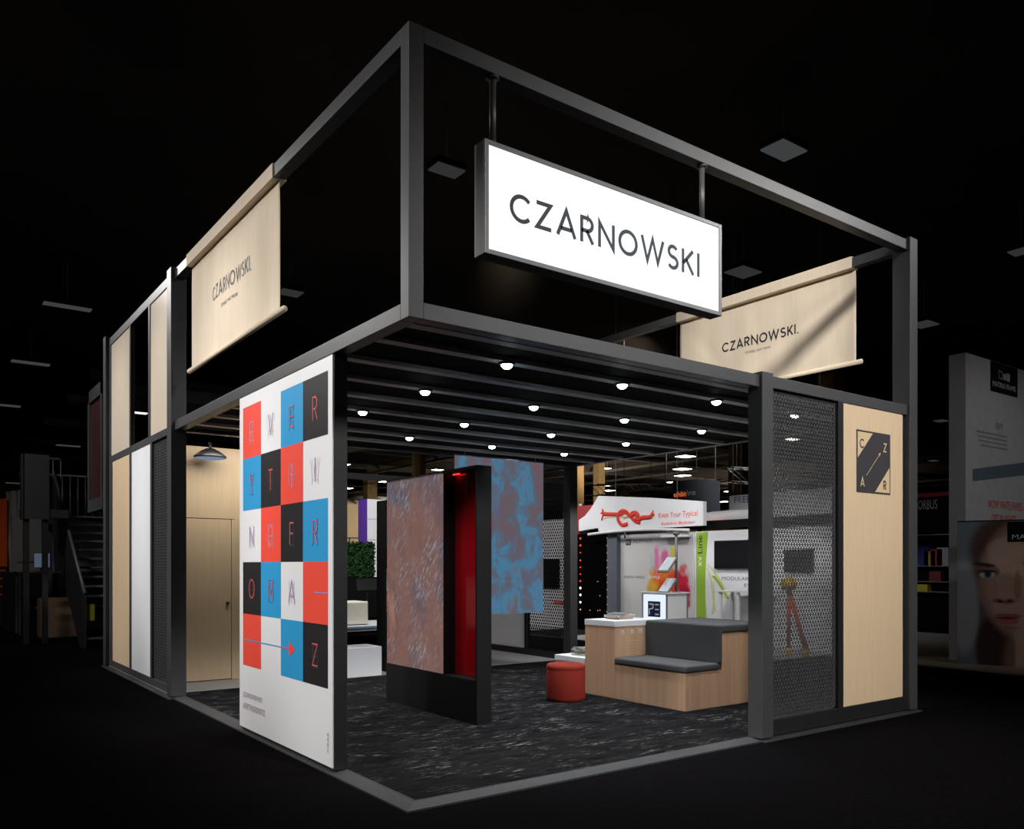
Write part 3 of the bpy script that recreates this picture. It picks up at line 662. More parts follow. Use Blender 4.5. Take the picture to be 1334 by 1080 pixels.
# glowing counter
p = atd(868, 772, 15.3); cxn, cyn, ct = p.x, p.y, p.z
yl = atx(837, 772, cxn).y; xr = aty(895, 772, cyn).x
ct_ = thing('glowing_counter', 'white counter with a glowing front and a dark blue PE square', 'counter', ((cxn + xr) / 2, (cyn + yl) / 2, .012))
q = MB(white_s); q.box(cxn + .012, xr, cyn, yl, .012, ct - .03); q.build('body', ct_, bev=.004)
q = MB(white_s); q.box(cxn - .03, xr + .05, cyn - .03, yl + .03, ct - .03, ct); q.build('counter_top', ct_, bev=.004)
q = MB(box_face); q.box(cxn + .002, cxn + .012, cyn + .02, yl - .02, .06, ct - .045); q.build('lit_front', ct_)
F = Face((cxn, yl, 0), LEFT); wd = yl - cyn; q = MB(mat('navy_print', lin(26, 48, 92), .5)); nav = q.mats[0]
F.rect(q, .24 * wd, .76 * wd, ct - .46, ct - .17, .003, nav)
a = .30 * wd; b = ct - .42
F.line(q, [(a, b), (a, b + .10), (a + .15 * wd, b + .12), (a + .17 * wd, b + .19), (a, b + .20)], .026, .005, whitem)
for kk in range(3): F.line(q, [(a + .24 * wd, b + .01 + .09 * kk), (a + .40 * wd, b + .01 + .09 * kk)], .026, .005, whitem)
q.build('emblem', ct_)
q = MB(steel); 
for (x, y) in ((cxn + .012, cyn), (cxn + .012, yl), (xr, cyn)): q.box(x - .012, x + .012, y - .012, y + .012, .012, ct - .03)
q.build('edge_profiles', ct_)
bs = thing('brochure_stand', 'grey pole with two tilted brochure trays on the glowing counter', 'brochure stand', (cxn + .3, cyn + .12, ct))
pb = atd(881, 772, 15.55); q = MB(steel); q.tube([(pb.x, pb.y, ct), (pb.x, pb.y, 2.14)], .026, n=10); q.tube([(pb.x, pb.y, ct), (pb.x, pb.y, ct + .012)], .09, n=14); q.tube([(pb.x, pb.y, 2.08), (pb.x, pb.y, 2.14)], .06, n=12); q.build('pole', bs)
leaf = mat('brochure_print', lin(214, 226, 236), .4, 0, .4, .12, 5)
for zz in (1.60, 1.21):
    q = MB(steel); q.prism([(pb.x - .30, pb.y + .20, zz - .20), (pb.x - .30, pb.y - .06, zz - .20), (pb.x - .04, pb.y - .06, zz + .06), (pb.x - .04, pb.y + .20, zz + .06)], (.02, 0, -.02)); tr = q.build('tray', bs)
    q = MB(leaf); q.prism([(pb.x - .285, pb.y + .185, zz - .18), (pb.x - .285, pb.y - .045, zz - .18), (pb.x - .045, pb.y - .045, zz + .06), (pb.x - .045, pb.y + .185, zz + .06)], (-.006, 0, .006)); lf = q.build('brochure', bs); lf.parent = tr
# green striped display wall with television
g0, g1 = yz(1090, 700)[0], yz(905, 700)[0]; gz = 2.19; gw_ = g1 - g0
gwall = thing('display_wall', 'white display wall with a lime green side band reading xvLine', 'display wall', (10.4, (g0 + g1) / 2, .012))
q = MB(whitem); q.box(XB + .01, XB + .1, g0, g1, .012, gz); q.build('board', gwall)
lime = mat('lime_print', lin(150, 188, 66), .5, 0, .3, .05, 2); pale = mat('pale_lime_print', lin(206, 214, 158), .5, 0, .3, .05, 2); teal = mat('pale_teal_print', lin(170, 205, 212), .5, 0, .3, .05, 2)
F = Face((XB + .01, g1, .012), LEFT); q = MB(lime)
edge_ = [(.33 - .075 * math.sin(min(1, max(0, (zz - .0) / 2.1)) * math.pi) + .02 * (1 - zz / 2.1), zz) for zz in [2.16 * i / 16 for i in range(17)]]
F.poly(q, [(.03, 0)] + [(a, b) for a, b in edge_] + [(.03, 2.16)], .002, lime)
def curve(p0, p1, p2, w0, w1, m_, z):
    L = []; R = []
    for i in range(13):
        t = i / 12; x = (1 - t) ** 2 * p0[0] + 2 * t * (1 - t) * p1[0] + t * t * p2[0]; y = (1 - t) ** 2 * p0[1] + 2 * t * (1 - t) * p1[1] + t * t * p2[1]; w = w0 + (w1 - w0) * t
        L.append((x - w, y)); R.append((x + w, y))
    for i in range(12): F.poly(q, [L[i], R[i], R[i + 1], L[i + 1]], z, m_)
curve((.30, 1.52), (.55, 1.42), (.80, .86), .01, .06, pale, .003); curve((.30, 1.46), (.44, 1.3), (.50, .6), .01, .03, pale, .0035); curve((.46, 1.3), (.60, 1.2), (.82, .86), .05, .02, lime, .004); curve((.45, .55), (.5, .8), (.47, 1.2), .03, .01, pale, .0037)
F.poly(q, [(1.15, .88), (1.6, .88), (1.6, 1.02), (1.4, 1.0)], .003, teal)
q.build('print', gwall)
q = MB(ink); text(q, F, 'Line', .075, 1.74, .115, .36, .005, ink, True); q.build('lettering', gwall); q = MB(ink); text(q, F, 'xv', .095, 1.48, .085, .20, .005, p_white, True)
q.build('lettering', gwall); q = MB(ink); text(q, F, 'MODULAR DISPLAY', .68, 1.22, 1.16, .065, .005, bk_k); q.build('lettering', gwall); q = MB(ink); text(q, F, 'SYSTEM', 1.20, 1.10, .5, .06, .005, ink); q.build('lettering', gwall)
def tv(label, pa, pb_, ptop, pbot):
    ya_, yb_ = yz(pb_, 720, XB - .06)[0], yz(pa, 720, XB - .06)[0]; za, zb_ = yz(pa, pbot, XB - .06)[1], yz(pa, ptop, XB - .06)[1]
    t_ = thing('television', label, 'television', (XB - .03, (ya_ + yb_) / 2, za))
    q = MB(metal_d); q.box(XB - .055, XB + .008, ya_, yb_, za, zb_); q.build('housing', t_, bev=.004)
    q = MB(screen_off); q.box(XB - .058, XB - .055, ya_ + .015, yb_ - .015, za + .02, zb_ - .015); q.build('display', t_)
tv('switched-off television above the MODULAR lettering', 930, 998, 704.5, 741); tv('switched-off television seen through the perforated metal sheet', 1021, 1058, 716, 745)
def table(label, pa, pb_, x0, x1):
    ya_, yb_ = yz(pb_, 770, x0)[0], yz(pa, 770, x0)[0]; t_ = thing('display_table', label, 'table', ((x0 + x1) / 2, (ya_ + yb_) / 2, .012)); zz = yz(pa, 769, x0)[1]
    q = MB(white_s); q.box(x0, x1, ya_, yb_, zz - .025, zz); q.build('table_top', t_, bev=.003)
    for (x, y) in ((x0 + .05, ya_ + .15), (x0 + .05, yb_ - .12), (x1 - .05, ya_ + .15), (x1 - .05, yb_ - .12), (x0 + .05, (ya_ + yb_) / 2)):
        q = MB(white_s); q.box(x - .025, x + .025, y - .025, y + .025, .012, zz - .025); q.build('leg', t_)
table('slim white table below the television by the lime green band', 930, 990, XB - .5, XB - .06)
# orange and yellow stand seen through the perforated sheet
es = thing('display_easel', 'orange and yellow display stand seen through the perforated metal sheet', 'display stand', (9.5, 3.9, .012)); c = atd(1036, 760, 13.9)
org = mat('orange_paint', lin(236, 96, 30), .4); yel = mat('yellow_paint', lin(250, 200, 30), .4)
q = MB(yel); q.lathe([(.0, -.13), (.10, -.09), (.14, 0), (.10, .09), (.0, .13)], (c.x, c.y + .12, 1.20), n=16); q.build('yellow_head', es)
for dx_, dy_ in ((0, .18), (0, -.16), (.2, .0)):
    q = MB(org); q.tube([(c.x, c.y + .12, 1.1), (c.x + dx_, c.y + dy_ - .05, .12)], .035, n=8); q.build('orange_leg', es)
    q = MB(yel); q.tube([(c.x + dx_, c.y + dy_ - .05, .012), (c.x + dx_, c.y + dy_ - .05, .14)], .05, n=8); q.build('foot', es)
# curved white canopy sign with a red rope knot
XK = XB - .1
def K(px, py): p = atx(px, py, XK); return (p.y, p.z)
ks = thing('knot_sign', 'large white sign with a red rope knot and the words Knot Your Typical Exhibit Builder', 'sign', (XK + .05, *K(845, 690)))
out = [K(754, 692), K(779, 687.5), K(780, 692.5), K(916, 684.5), K(916, 653), K(850, 648.5), K(779.5, 646), K(776, 652), K(770, 662), K(762, 672), K(754, 677.5)]
q = MB(whitem); q.prism([(XK, y, z) for y, z in out], (.10, 0, 0)); q.build('sign_board', ks)
def KP(px, py, off): y, z = K(px, py); return (XK - off, y, z)
rope = mat('red_rope_print', lin(220, 66, 54), .6, 0, .3, .12, 30, (1, 1, 1)); rsh = mat('beige_rope_print', lin(226, 204, 176), .6, 0, .3, .04, 10)
q = MB(rope, rsh)
def R_(pts, r, m_, off): q.tube([KP(px, py, off) for px, py in pts], r, m_, 8, flat=.25, up=(1, 0, 0))
def smooth(pts, n=6):
    o = []
    for i in range(len(pts) - 1):
        p0 = pts[max(i - 1, 0)]; p1 = pts[i]; p2 = pts[i + 1]; p3 = pts[min(i + 2, len(pts) - 1)]
        for k_ in range(n):
            t = k_ / n; o.append(tuple(.5 * (2 * p1[j] + (p2[j] - p0[j]) * t + (2 * p0[j] - 5 * p1[j] + 4 * p2[j] - p3[j]) * t * t + (3 * p1[j] - p0[j] - 3 * p2[j] + p3[j]) * t ** 3) for j in range(2)))
    return o + [pts[-1]]
R_(smooth([(786, 675), (800, 673), (815, 674), (828, 672)]), .022, rsh, .002); R_(smooth([(812, 673), (826, 669), (834, 675)]), .06, rsh, .003); R_(smooth([(828, 676), (840, 672), (850, 674)]), .03, rsh, .002)
R_(smooth([(786, 669.5), (797, 670), (808, 670), (815, 668), (820, 671), (827, 678), (834, 681)]), .045, rope, .010)
R_(smooth([(818, 682.5), (811, 684), (806, 678), (806, 670), (811, 665.5), (817, 667)]), .042, rope, .014)
R_(smooth([(817, 667), (822, 672), (829, 669), (831, 677), (838, 674), (847, 673.5), (851, 669)]), .042, rope, .018); R_(smooth([(822, 673), (824, 668.5), (829, 668), (832, 672), (828, 678)]), .04, rope, .016)
for pts in ([(786, 669.5), (785, 663)], [(786, 669.5), (784, 678)], [(786, 669.5), (783, 668)], [(850, 670), (851, 665)], [(850, 670), (853, 671)]): R_(pts, .02, rope, .012)
q.build('rope_print', ks)
q = MB(t_red); F = Face((XK, 0, 0), LEFT)
for s_, (a, b, c_, d) in (('Knot Your Typical', (858, 677, 909, 664.5)), ('Exhibit Builder', (862, 684.2, 906, 678.0))):
    y_, z_ = K(a, b); y2, z2 = K(c_, d); text(q, F, s_, -y_, z_, y_ - y2, z2 - z_, .004, p_red)
q.build('lettering', ks)
for px in (800, 880):
    y, z = K(px, 650); q = MB(cable_m); q.tube([(XK + .05, y, z - .02), (XK + .05, y, 9.695)], .006, n=6); q.build('cable', ks)
for px in (812, 868):
    y, z = K(px, 689); q = MB(steel); q.tube([(XK + .05, y, z + .02), (XK + .05, y, 2.1)], .02, n=6); q.build('support_post', ks)
# hanging dark cube sign
p = atd(908, 640, 26); zt_ = atd(908, 624, 26).z; zb_ = atd(908, 667, 26).z; yl = atx(876, 640, p.x).y; xr = aty(938, 640, p.y).x
es_ = thing('hanging_cube_sign', 'dark grey hanging cube sign with orange and white lettering', 'sign', ((p.x + xr) / 2, (p.y + yl) / 2, zb_))
q = MB(mat('slate_fabric', lin(70, 74, 82), .8, 0, .2)); q.box(p.x, xr, p.y, yl, zb_, zt_); q.build('cube', es_)
q = MB(emis('orange_rim_light', (1, .12, .05), .6, False)); q.box(p.x + .02, xr - .02, p.y + .02, yl - .02, zb_ - .05, zb_); q.build('rim', es_)
q = MB(p_red); wl_ = yl - p.y; F = Face((p.x, yl, zb_), LEFT)
text(q, F, 'exhibit', .06 * wl_, .52, .5 * wl_, .17, .004, emis('orange_letters', (1, .16, .04), .9, False)); q.build('lettering', es_); q = MB(p_white); text(q, F, 'force', .575 * wl_, .54, .36 * wl_, .17, .004, p_white)
q.build('lettering', es_)
for (x, y) in ((p.x + .1, yl - .1), (xr - .1, p.y + .1), (p.x + .1, p.y + .1)):
    q = MB(cable_m); q.tube([(x, y, zt_), (x, y, 9.695)], .012, n=6); q.build('cable', es_)
# white hanging sign with blue capitals
p = atd(950, 660, 22); zt_ = atd(950, 646, 22).z; zb_ = atd(950, 676, 22).z
fs_ = thing('hanging_fascia', 'white hanging fascia with spaced blue capitals starting FREE', 'sign', (p.x + .1, p.y - 1.4, zb_))
q = MB(whitem); q.box(p.x, p.x + .25, p.y - 3.0, p.y, zb_, zt_); q.build('board', fs_)
q = MB(mat('blue_letters', lin(52, 66, 150), .5)); F = Face((p.x, p.y, zb_), LEFT)
for i, ch in enumerate('FREEMAN'): text(q, F, ch, .17 + .135 * i, .40, .085, .17, .004, q.mats[0])
q.build('lettering', fs_)
for dy_ in (.3, 2.6):
    q = MB(cable_m); q.tube([(p.x + .12, p.y - dy_, zt_), (p.x + .12, p.y - dy_, 9.695)], .012, n=6); q.build('cable', fs_)
# low white curved roof below the fascia
p = atd(925, 684, 20); q = MB(whitem); q.tube([(p.x, p.y - 2.6 + .5 * i, p.z - .05 + .22 * math.sin(math.pi * min(1, i / 8)) ** .6) for i in range(8)], .16, n=14)
solo(q, 'curved_canopy', 'white rounded canopy edge below the fascia with blue capitals', 'canopy')
q = MB(emis('orange_light_bar', (1, .25, .06), 1.0, False)); p = atd(922, 682, 19.5); q.box(p.x, p.x + .1, p.y - .25, p.y + .2, p.z - .03, p.z + .05); solo(q, 'light_bar', 'short glowing orange light bar beside the knot sign', 'light')
# red-and-white booth behind the knot sign
p = atd(765, 655, 20); q = MB(mat('dark_red_panel', lin(150, 44, 40), .6)); q.box(p.x, p.x + .15, p.y - .9, p.y + .9, p.z - 1.0, p.z - .06); q.box(p.x + .02, p.x + .12, p.y - .9, p.y - .8, 0, p.z); q.box(p.x + .02, p.x + .12, p.y + .8, p.y + .9, 0, p.z)
solo(q, 'red_panel', 'dark red panel behind the curved left end of the knot sign', 'panel')
p = atd(756, 660, 21.5); q = MB(whitem); q.box(p.x, p.x + .10, p.y - .06, p.y + .06, 0, 3.10); solo(q, 'white_pillar', 'slim white pillar between the grey rear post and the dark red panel', 'pillar', kind='thing')
# white display wall left of the LED wall, seen through the perforated sheet
w1, w0 = yz(684, 700)[0], yz(744, 700)[0]
dw = thing('display_wall', 'white display wall with a black screen behind the inner perforated sheet', 'display wall', (10.4, (w0 + w1) / 2, .012)); q = MB(whitem); q.box(XB + .01, XB + .1, w0, w1, .012, 2.62); q.build('board', dw)
q = MB(screen_off); q.box(XB - .03, XB + .01, yz(729, 740)[0], yz(700, 740)[0], yz(715, 766)[1], yz(715, 728)[1]); q.build('screen', dw)
q = MB(p_red); q.box(XB, XB + .01, yz(738, 740)[0], yz(722, 740)[0], yz(715, 787)[1], yz(715, 783)[1]); q.build('red_stripe', dw)
# round grey lantern on a cable, truss and more rigging
p = atd(813, 643, 30); bl = thing('round_lantern', 'small beige ball hanging on a thin cable above the knot sign', 'lantern', (p.x, p.y, p.z - .22)); q = MB(beige_col); q.lathe([(.0, -.22), (.15, -.16), (.22, 0), (.15, .16), (.0, .22)], p, n=18); q.build('ball', bl); q = MB(cable_m); q.tube([(p.x, p.y, p.z + .2), (p.x, p.y, 9.695)], .012, n=6); q.build('cable', bl)
def truss(label, a, b, s_=.30):
    a, b = V(a), V(b); t_ = thing('lighting_truss', label, 'truss', a); d = (b - a).normalized(); u = d.cross(V((0, 0, 1))).normalized() * s_; w = V((0, 0, s_)); n_ = int((b - a).length / .5)
    for o_ in (V((0, 0, 0)), u, w, u + w): q = MB(steel); q.tube([a + o_, b + o_], .03, n=6); q.build('chord', t_)
    q = MB(steel)
    for i in range(n_):
        p0, p1 = a + d * (i * .5), a + d * (i * .5 + .5)
        for o_, o2 in ((V((0, 0, 0)), w), (u, u + w), (V((0, 0, 0)), u), (w, u + w)): q.tube([p0 + (o_ if i % 2 else o2), p1 + (o2 if i % 2 else o_)], .014, n=5)
    q.build('lacing', t_)
    for f_ in (.15, .85): c_ = a + (b - a) * f_ + u * .5 + w; q = MB(cable_m); q.tube([c_, V((c_.x, c_.y, 9.695))], .012, n=6); q.build('cable', t_)
a = atd(770, 646, 36); b = atd(880, 644, 38); truss('long steel lighting truss just above the knot sign', a, b, .45)
a = atd(948, 629, 24); b = atd(1010, 633, 24); truss('steel lighting truss above the fascia with blue capitals', a, b, .4)
for lab, px, d in (('thin steel rod hanging down, nearest to the spotlit ceiling edge', 955, 21), ('thin steel rod hanging beside the dark cube sign', 867, 33), ('thin steel rod hanging above the rope knot', 848, 34)):
    p = atd(px, 640, d); q = MB(cable_m); q.tube([(p.x, p.y, p.z), (p.x, p.y, 9.695)], .014, n=6); solo(q, 'suspension_rod', lab, 'rod', group='hall suspension rods')
# ================================================================== HALL LAMPS
def lamp(px, py, label, L_, W_, m_, proto=[None]):
    p = atz(px, py, 8.5); key = (L_, W_, m_.name)
    h = thing('hanging_hall_lamp', label, 'ceiling lamp', (p.x, p.y, 8.5), 'hall ceiling lamps')
    q = MB(metal_d); q.box(p.x - L_ / 2, p.x + L_ / 2, p.y - W_ / 2, p.y + W_ / 2, 8.5, 8.62); q.build('housing', h, bev=.02)
    q = MB(m_); q.box(p.x - L_ / 2 + .02, p.x + L_ / 2 - .02, p.y - W_ / 2 + .02, p.y + W_ / 2 - .02, 8.47, 8.5); q.build('lens', h, bev=.012)
    q = MB(cable_m); q.tube([(p.x, p.y, 8.62), (p.x, p.y, 9.698)], .012, n=5); q.build('cable', h)
for px, py, lab, L_, W_, m_ in (
  (88, 399, 'dim hall lamp left of the cream boards, highest of those on that side', 1.2, .35, lamp_dim), (40, 472.5, 'dim hall lamp between the highest and third lamps at the far left', 1.2, .4, lamp_dim), (5, 527.5, 'dim hall lamp cut by the left picture edge', 1.3, .45, lamp_dim),
  (89, 580.5, 'dim hall lamp just above the stair landing rail', 1.3, .5, lamp_dim), (62, 597.5, 'dim hall lamp in front of the stair landing newel', 1.4, .6, lamp_dim), (34, 617, 'small dim hall lamp left of the stair landing', .9, .8, lamp_dim), (22, 629.5, 'lowest dim hall lamp above the wavy grey panel', 1.7, .7, lamp_dim),
  (180, 537.5, 'bright hall lamp seen through the smoked glass sheet', .8, .4, lamp_on), (582, 221, 'dim hall lamp between the tall corner post and the left sign rod', .6, .40, lamp_mid), (1021, 195, 'dim hall lamp above the right end of the top front beam', .70, .50, lamp_dim), (968, 354, 'dim hall lamp between the lit sign and the right canvas banner', .75, .6, lamp_mid),
  (1204, 422, 'dim hall lamp right of the tall end post', .7, .6, lamp_mid), (378, 381, 'dim hall lamp right of the left canvas banner', .6, .5, lamp_mid), (1330, 327, 'dim hall lamp cut by the right picture edge', .45, .45, lamp_mid), (1226, 548, 'dim hall lamp above the red-topped display shelves', .7, .5, lamp_mid), (1216, 600, 'smaller dim hall lamp above the red-topped display shelves', .7, .5, lamp_mid),
  (478, 620.5, 'bright hall lamp right of the poster wall, largest in that gap', 1.1, .9, lamp_on), (500, 627.5, 'bright hall lamp above the left corner of the rust picture screen', .65, .8, lamp_on), (451, 605, 'bright hall lamp touching the poster wall edge, upper', .5, .5, lamp_on), (452, 636, 'bright hall lamp touching the poster wall edge, lower', .9, .9, lamp_on), (570, 612, 'bright hall lamp over the red acrylic of the totem', .75, .6, lamp_on),
  (785, 610, 'bright hall lamp at the ceiling edge right of the rear post', 1.1, .8, lamp_on), (791, 632, 'bright hall lamp below the one at the ceiling edge', 1.1, 1.0, lamp_on), (793, 639, 'small bright hall lamp close above the knot sign', 1.0, 1.0, lamp_on), (893, 594.5, 'bright hall lamp highest of the three above the dark cube sign', 1.05, .9, lamp_on), (889, 611, 'bright hall lamp middle of the three above the dark cube sign', 1.05, 1.0, lamp_on), (889.5, 619.5, 'bright hall lamp lowest of the three above the dark cube sign', .85, 1.1, lamp_on),
  (950, 640, 'bright hall lamp under the truss above the blue capitals', .6, .9, lamp_on), (942.5, 653.5, 'bright hall lamp left of the fascia with blue capitals', .9, 1.3, lamp_on), (875, 628, 'small bright hall lamp at the left top corner of the dark cube sign', .5, .8, lamp_on), (1032, 572, 'bright hall lamp seen through the perforated sheet', .75, .5, lamp_on)):
    lamp(px, py, lab, L_, W_, m_)

# ================================================================== BOOTHS BEHIND (seen between poster wall and totem)
p = atd(466, 822, 18.5)
sp = thing('sofa_platform', 'low white platform with a blue glass edge below the white cube sofa', 'platform', (p.x, p.y, 0))
q = MB(white_s); q.box(p.x - 1.6, p.x + 1.4, p.y, p.y + 1.6, .05, .17); q.build('deck', sp, bev=.006)
q = MB(mat('blue_glass_edge', lin(120, 165, 190), .1, 0, .6)); q.box(p.x - 1.6, p.x + 1.4, p.y - .012, p.y, .11, .15); q.build('glass_edge', sp)
for dx_ in (-1.0, .1, 1.1): q = MB(metal_d); q.box(p.x + dx_, p.x + dx_ + .3, p.y + .15, p.y + .5, 0, .05); q.build('foot', sp)
so = thing('cube_seat', 'white cube seat on the low platform right of the poster wall', 'seat', (p.x - .15, p.y + .5, .17)); q = MB(mat('cream_leather', lin(228, 224, 210), .5, 0, .4)); xr = aty(480, 800, p.y + .2).x
q.box(xr - .85, xr, p.y + .2, p.y + .9, .19, .70); q.build('seat_block', so, bev=.03); q = MB(metal_d); q.box(xr - .8, xr - .05, p.y + .25, p.y + .85, .17, .19); q.build('base', so)
c = atd(478, 765, 21); tb = thing('drafting_table', 'small black tilted table on a chrome leg behind the white cube seat', 'table', (c.x, c.y, 0)); q = MB(metal_d); q.prism([(c.x - .42, c.y - .3, .90), (c.x + .5, c.y - .3, .90), (c.x + .62, c.y + .4, 1.14), (c.x - .1, c.y + .4, 1.14)], (0, 0, .035)); q.build('table_top', tb)
q = MB(chrome); q.tube([(c.x, c.y, .02), (c.x, c.y, .93)], .025, n=10); q.build('column', tb); q = MB(chrome); q.lathe([(.0, 0), (.25, 0), (.25, .015), (.0, .02)], (c.x, c.y, 0)); q.build('base', tb)
p = atd(470, 730, 24); hd = thing('green_hedge_wall', 'dark green leafy wall panel standing on a black base, seen right of the poster wall', 'plant wall', (p.x, p.y, 0)); z0_, z1_ = atd(470, 752, 24).z, atd(470, 706, 24).z
q = MB(black_f); q.box(p.x - 2.2, p.x + 1.2, p.y + .02, p.y + .3, 0, z0_); q.build('base', hd)
gr = mat('hedge_leaf', lin(40, 74, 38), .8, 0, .2, .35, 12); q = MB(gr); q.box(p.x - 2.2, p.x + .45, p.y + .05, p.y + .3, z0_, z1_ - .04)
rn = random.Random(4)
for i in range(2600):
    x = rn.uniform(p.x - 2.2, p.x + .45); z = rn.uniform(z0_, z1_); y = p.y + rn.uniform(-.03, .05); a = rn.uniform(0, 6.28); r = rn.uniform(.03, .06); cs, sn = math.cos(a) * r, math.sin(a) * r
    q.face([(x - cs, y, z - sn), (x + sn * .4, y - .03, z - cs * .4), (x + cs, y - .01, z + sn), (x - sn * .4, y + .01, z + cs * .4)], gr)
lv = q.build('leaves', hd)
p = atd(477, 680, 34); pz = atd(477, 650, 34).z; wv = thing('purple_display_tower', 'tall purple and white display tower beyond the green leafy wall', 'display tower', (p.x, p.y, 0))
xa, xb_ = aty(478.5, 680, p.y).x, aty(489, 680, p.y).x; q = MB(mat('purple_fabric', lin(104, 64, 176), .6)); q.box(xa - .02, xa, p.y, p.y + .8, 0, pz); q.build('purple_side', wv)
q = MB(whitem); q.box(xa, xb_ + .5, p.y, p.y + .8, 0, pz)
q.build('white_body', wv)
q = MB(t_grey)
for i in range(1, 5): q.box(xa, xb_ + .5, p.y - .004, p.y, pz * i / 5, pz * i / 5 + .05)
q.build('joint_lines', wv)
p = atd(455, 700, 50); rl = thing('gallery_railing', 'steel railing before the beige hall wall, right of the poster wall', 'railing', (p.x, p.y, 0)); q = MB(steel)
for zz in (2.6, 3.1): q.box(p.x - 4, p.x + 3, p.y, p.y + .08, zz, zz + .08)
for i in range(8): q.box(p.x - 4 + i, p.x - 3.94 + i, p.y, p.y + .08, 0, 3.18)
q.build('bars', rl)

# ================================================================== STAIR TO AN UPPER DECK (far left, dark)
XS = .2
sa = atx(108, 845, XS); y0s = sa.y; run, rise, NS = .27, .186, 14; y1s = y0s + run * NS; zl = rise * NS
stt = thing('steel_stair', 'dark steel stair with closed side panel rising to a landing at the far left', 'stair', (.8, y0s + 1.8, 0))
for i in range(NS):
    q = MB(metal_d); q.box(XS + .05, 1.45, y0s + run * i, y0s + run * (i + 1) + .02, rise * (i + 1) - .04, rise * (i + 1)); q.build('tread', stt)
    q = MB(mat('worn_tread_nosing', (.10, .10, .105), .5)); q.box(XS + .05, 1.45, y0s + run * i - .006, y0s + run * i + .02, rise * (i + 1) - .035, rise * (i + 1) + .003); q.build('nosing', stt)
for x in (XS, 1.46):
    q = MB(mat('dark_stair_panel', (.035, .035, .038), .5, .3)); q.prism([(x, y0s - .05, 0), (x, y0s - .05, .95), (x, y1s, zl + .95), (x, y1s, zl - .35), (x, y0s + .35, 0)], (.05, 0, 0)); q.build('side_panel', stt)
    q = MB(mat('grey_handrail', (.12, .12, .125), .45, .3)); q.tube([(x + .025, y0s - .05, 1.0), (x + .025, y1s, zl + 1.0)], .03, n=8); q.build('handrail', stt)
q = MB(mat('yellow_black_tape', lin(150, 140, 40), .6)); q.box(XS + .05, XS + .2, y0s + .02, y0s + .03, .5, .8); q.build('warning_tape', stt)
ld = thing('stair_landing', 'dark steel landing with vertical railing bars at the top of the stair', 'landing', (0, y1s + .8, 0))
q = MB(metal_d); q.box(.22, 3.2, y1s, y1s + 1.7, zl - .16, zl); q.build('platform', ld); q = MB(metal_d); q.box(-.60, XS - .02, 13.9, 14.5, zl - .16, zl); q.build('platform', ld)
rail = mat('grey_handrail', (.12, .12, .125))
def bars(p0, p1, n_):
    p0, p1 = V(p0), V(p1); q = MB(rail); q.tube([p0 + V((0, 0, 1.05)), p1 + V((0, 0, 1.05))], .026, n=6); q.build('top_rail', ld)
    for i in range(n_ + 1):
        a = p0 + (p1 - p0) * i / n_; q = MB(rail); q.tube([a, a + V((0, 0, 1.05))], .012, n=6); q.build('baluster', ld)
bars((.3, y1s + 1.6, zl), (3.1, y1s + 1.6, zl), 17); bars((-.56, 14.45, zl), (.12, 14.45, zl), 5)
q = MB(mat('dark_stair_panel', (.035, .035, .038))); q.box(-.60, -.16, 13.86, 13.90, zl - .2, zl + 1.05); q.box(-.62, -.58, 13.86, 14.2, zl - .2, zl + 1.05); q.build('side_panel', ld)
for (x, y) in ((-.54, 13.98), (-.22, 13.98), (.35, y1s + 1.5), (3.0, y1s + 1.5)): q = MB(metal_d); q.box(x - .05, x + .05, y - .05, y + .05, 0, zl - .16); q.build('post', ld)
# double-deck frame right behind the pavilion
p = atx(114, 512, .05); db = thing('upper_deck_booth', 'dark two-storey neighbour booth with deep red wall panels behind the pavilion', 'booth structure', (1.5, p.y - .6, 0)); zt_ = p.z; yb_ = p.y
fm = mat('dark_grey_booth_frame', (.05, .05, .052), .5, .2)
for (x, y) in ((.05, yb_), (.05, yb_ - 1.1), (3.1, yb_), (3.1, yb_ - 1.1)): q = MB(fm); q.box(x, x + .12, y - .12, y, 0 if x > 1 else zl, zt_); q.build('post', db)
for b in ((.05, .17, yb_ - 1.1, yb_, zt_ - .2, zt_), (.05, 3.2, yb_ - .12, yb_, zt_ - .2, zt_), (.05, 3.2, yb_ - 1.22, yb_ - 1.1, zt_ - .2, zt_), (.05, 3.2, yb_ - 1.22, yb_, zl - .2, zl)): q = MB(fm); q.box(*b); q.build('beam', db)
q = MB(mat('deep_red_panel', lin(52, 16, 18), .5)); q.box(.09, .13, yb_ - .98, yb_ - .12, zl, zt_ - .2); q.build('red_panel', db)
# shallow things in the dark left of the stair
p = atz(25, 816); q = MB(mat('grey_wave_panel', lin(128, 124, 118), .6)); nW, nH = 60, 30; wp = []
d_ = 21; A, B = atd(8, 800, d_), atd(42, 800, d_ - .6); zt_ = atd(25, 640, d_).z; dirv = (B - A); dirv.z = 0; nrm = V((dirv.y, -dirv.x, 0)).normalized()
vs = []
for j in range(nH + 1):
    for i in range(nW + 1):
        s_, t_ = i / nW, j / nH; o_ = .03 * math.sin(s_ * 22 + 3.0 * math.tanh((t_ - .62) * 8)) * (1 if t_ > .4 else t_ / .4)
        q_ = A + dirv * s_ + nrm * o_; vs.append((q_.x, q_.y, zt_ * t_))
q.add(vs, [(j * (nW + 1) + i, j * (nW + 1) + i + 1, (j + 1) * (nW + 1) + i + 1, (j + 1) * (nW + 1) + i) for j in range(nH) for i in range(nW)], None, True)
bk = [A - nrm * .15, B - nrm * .15]; q.face([(bk[0].x, bk[0].y, 0), (bk[1].x, bk[1].y, 0), (bk[1].x, bk[1].y, zt_), (bk[0].x, bk[0].y, zt_)])
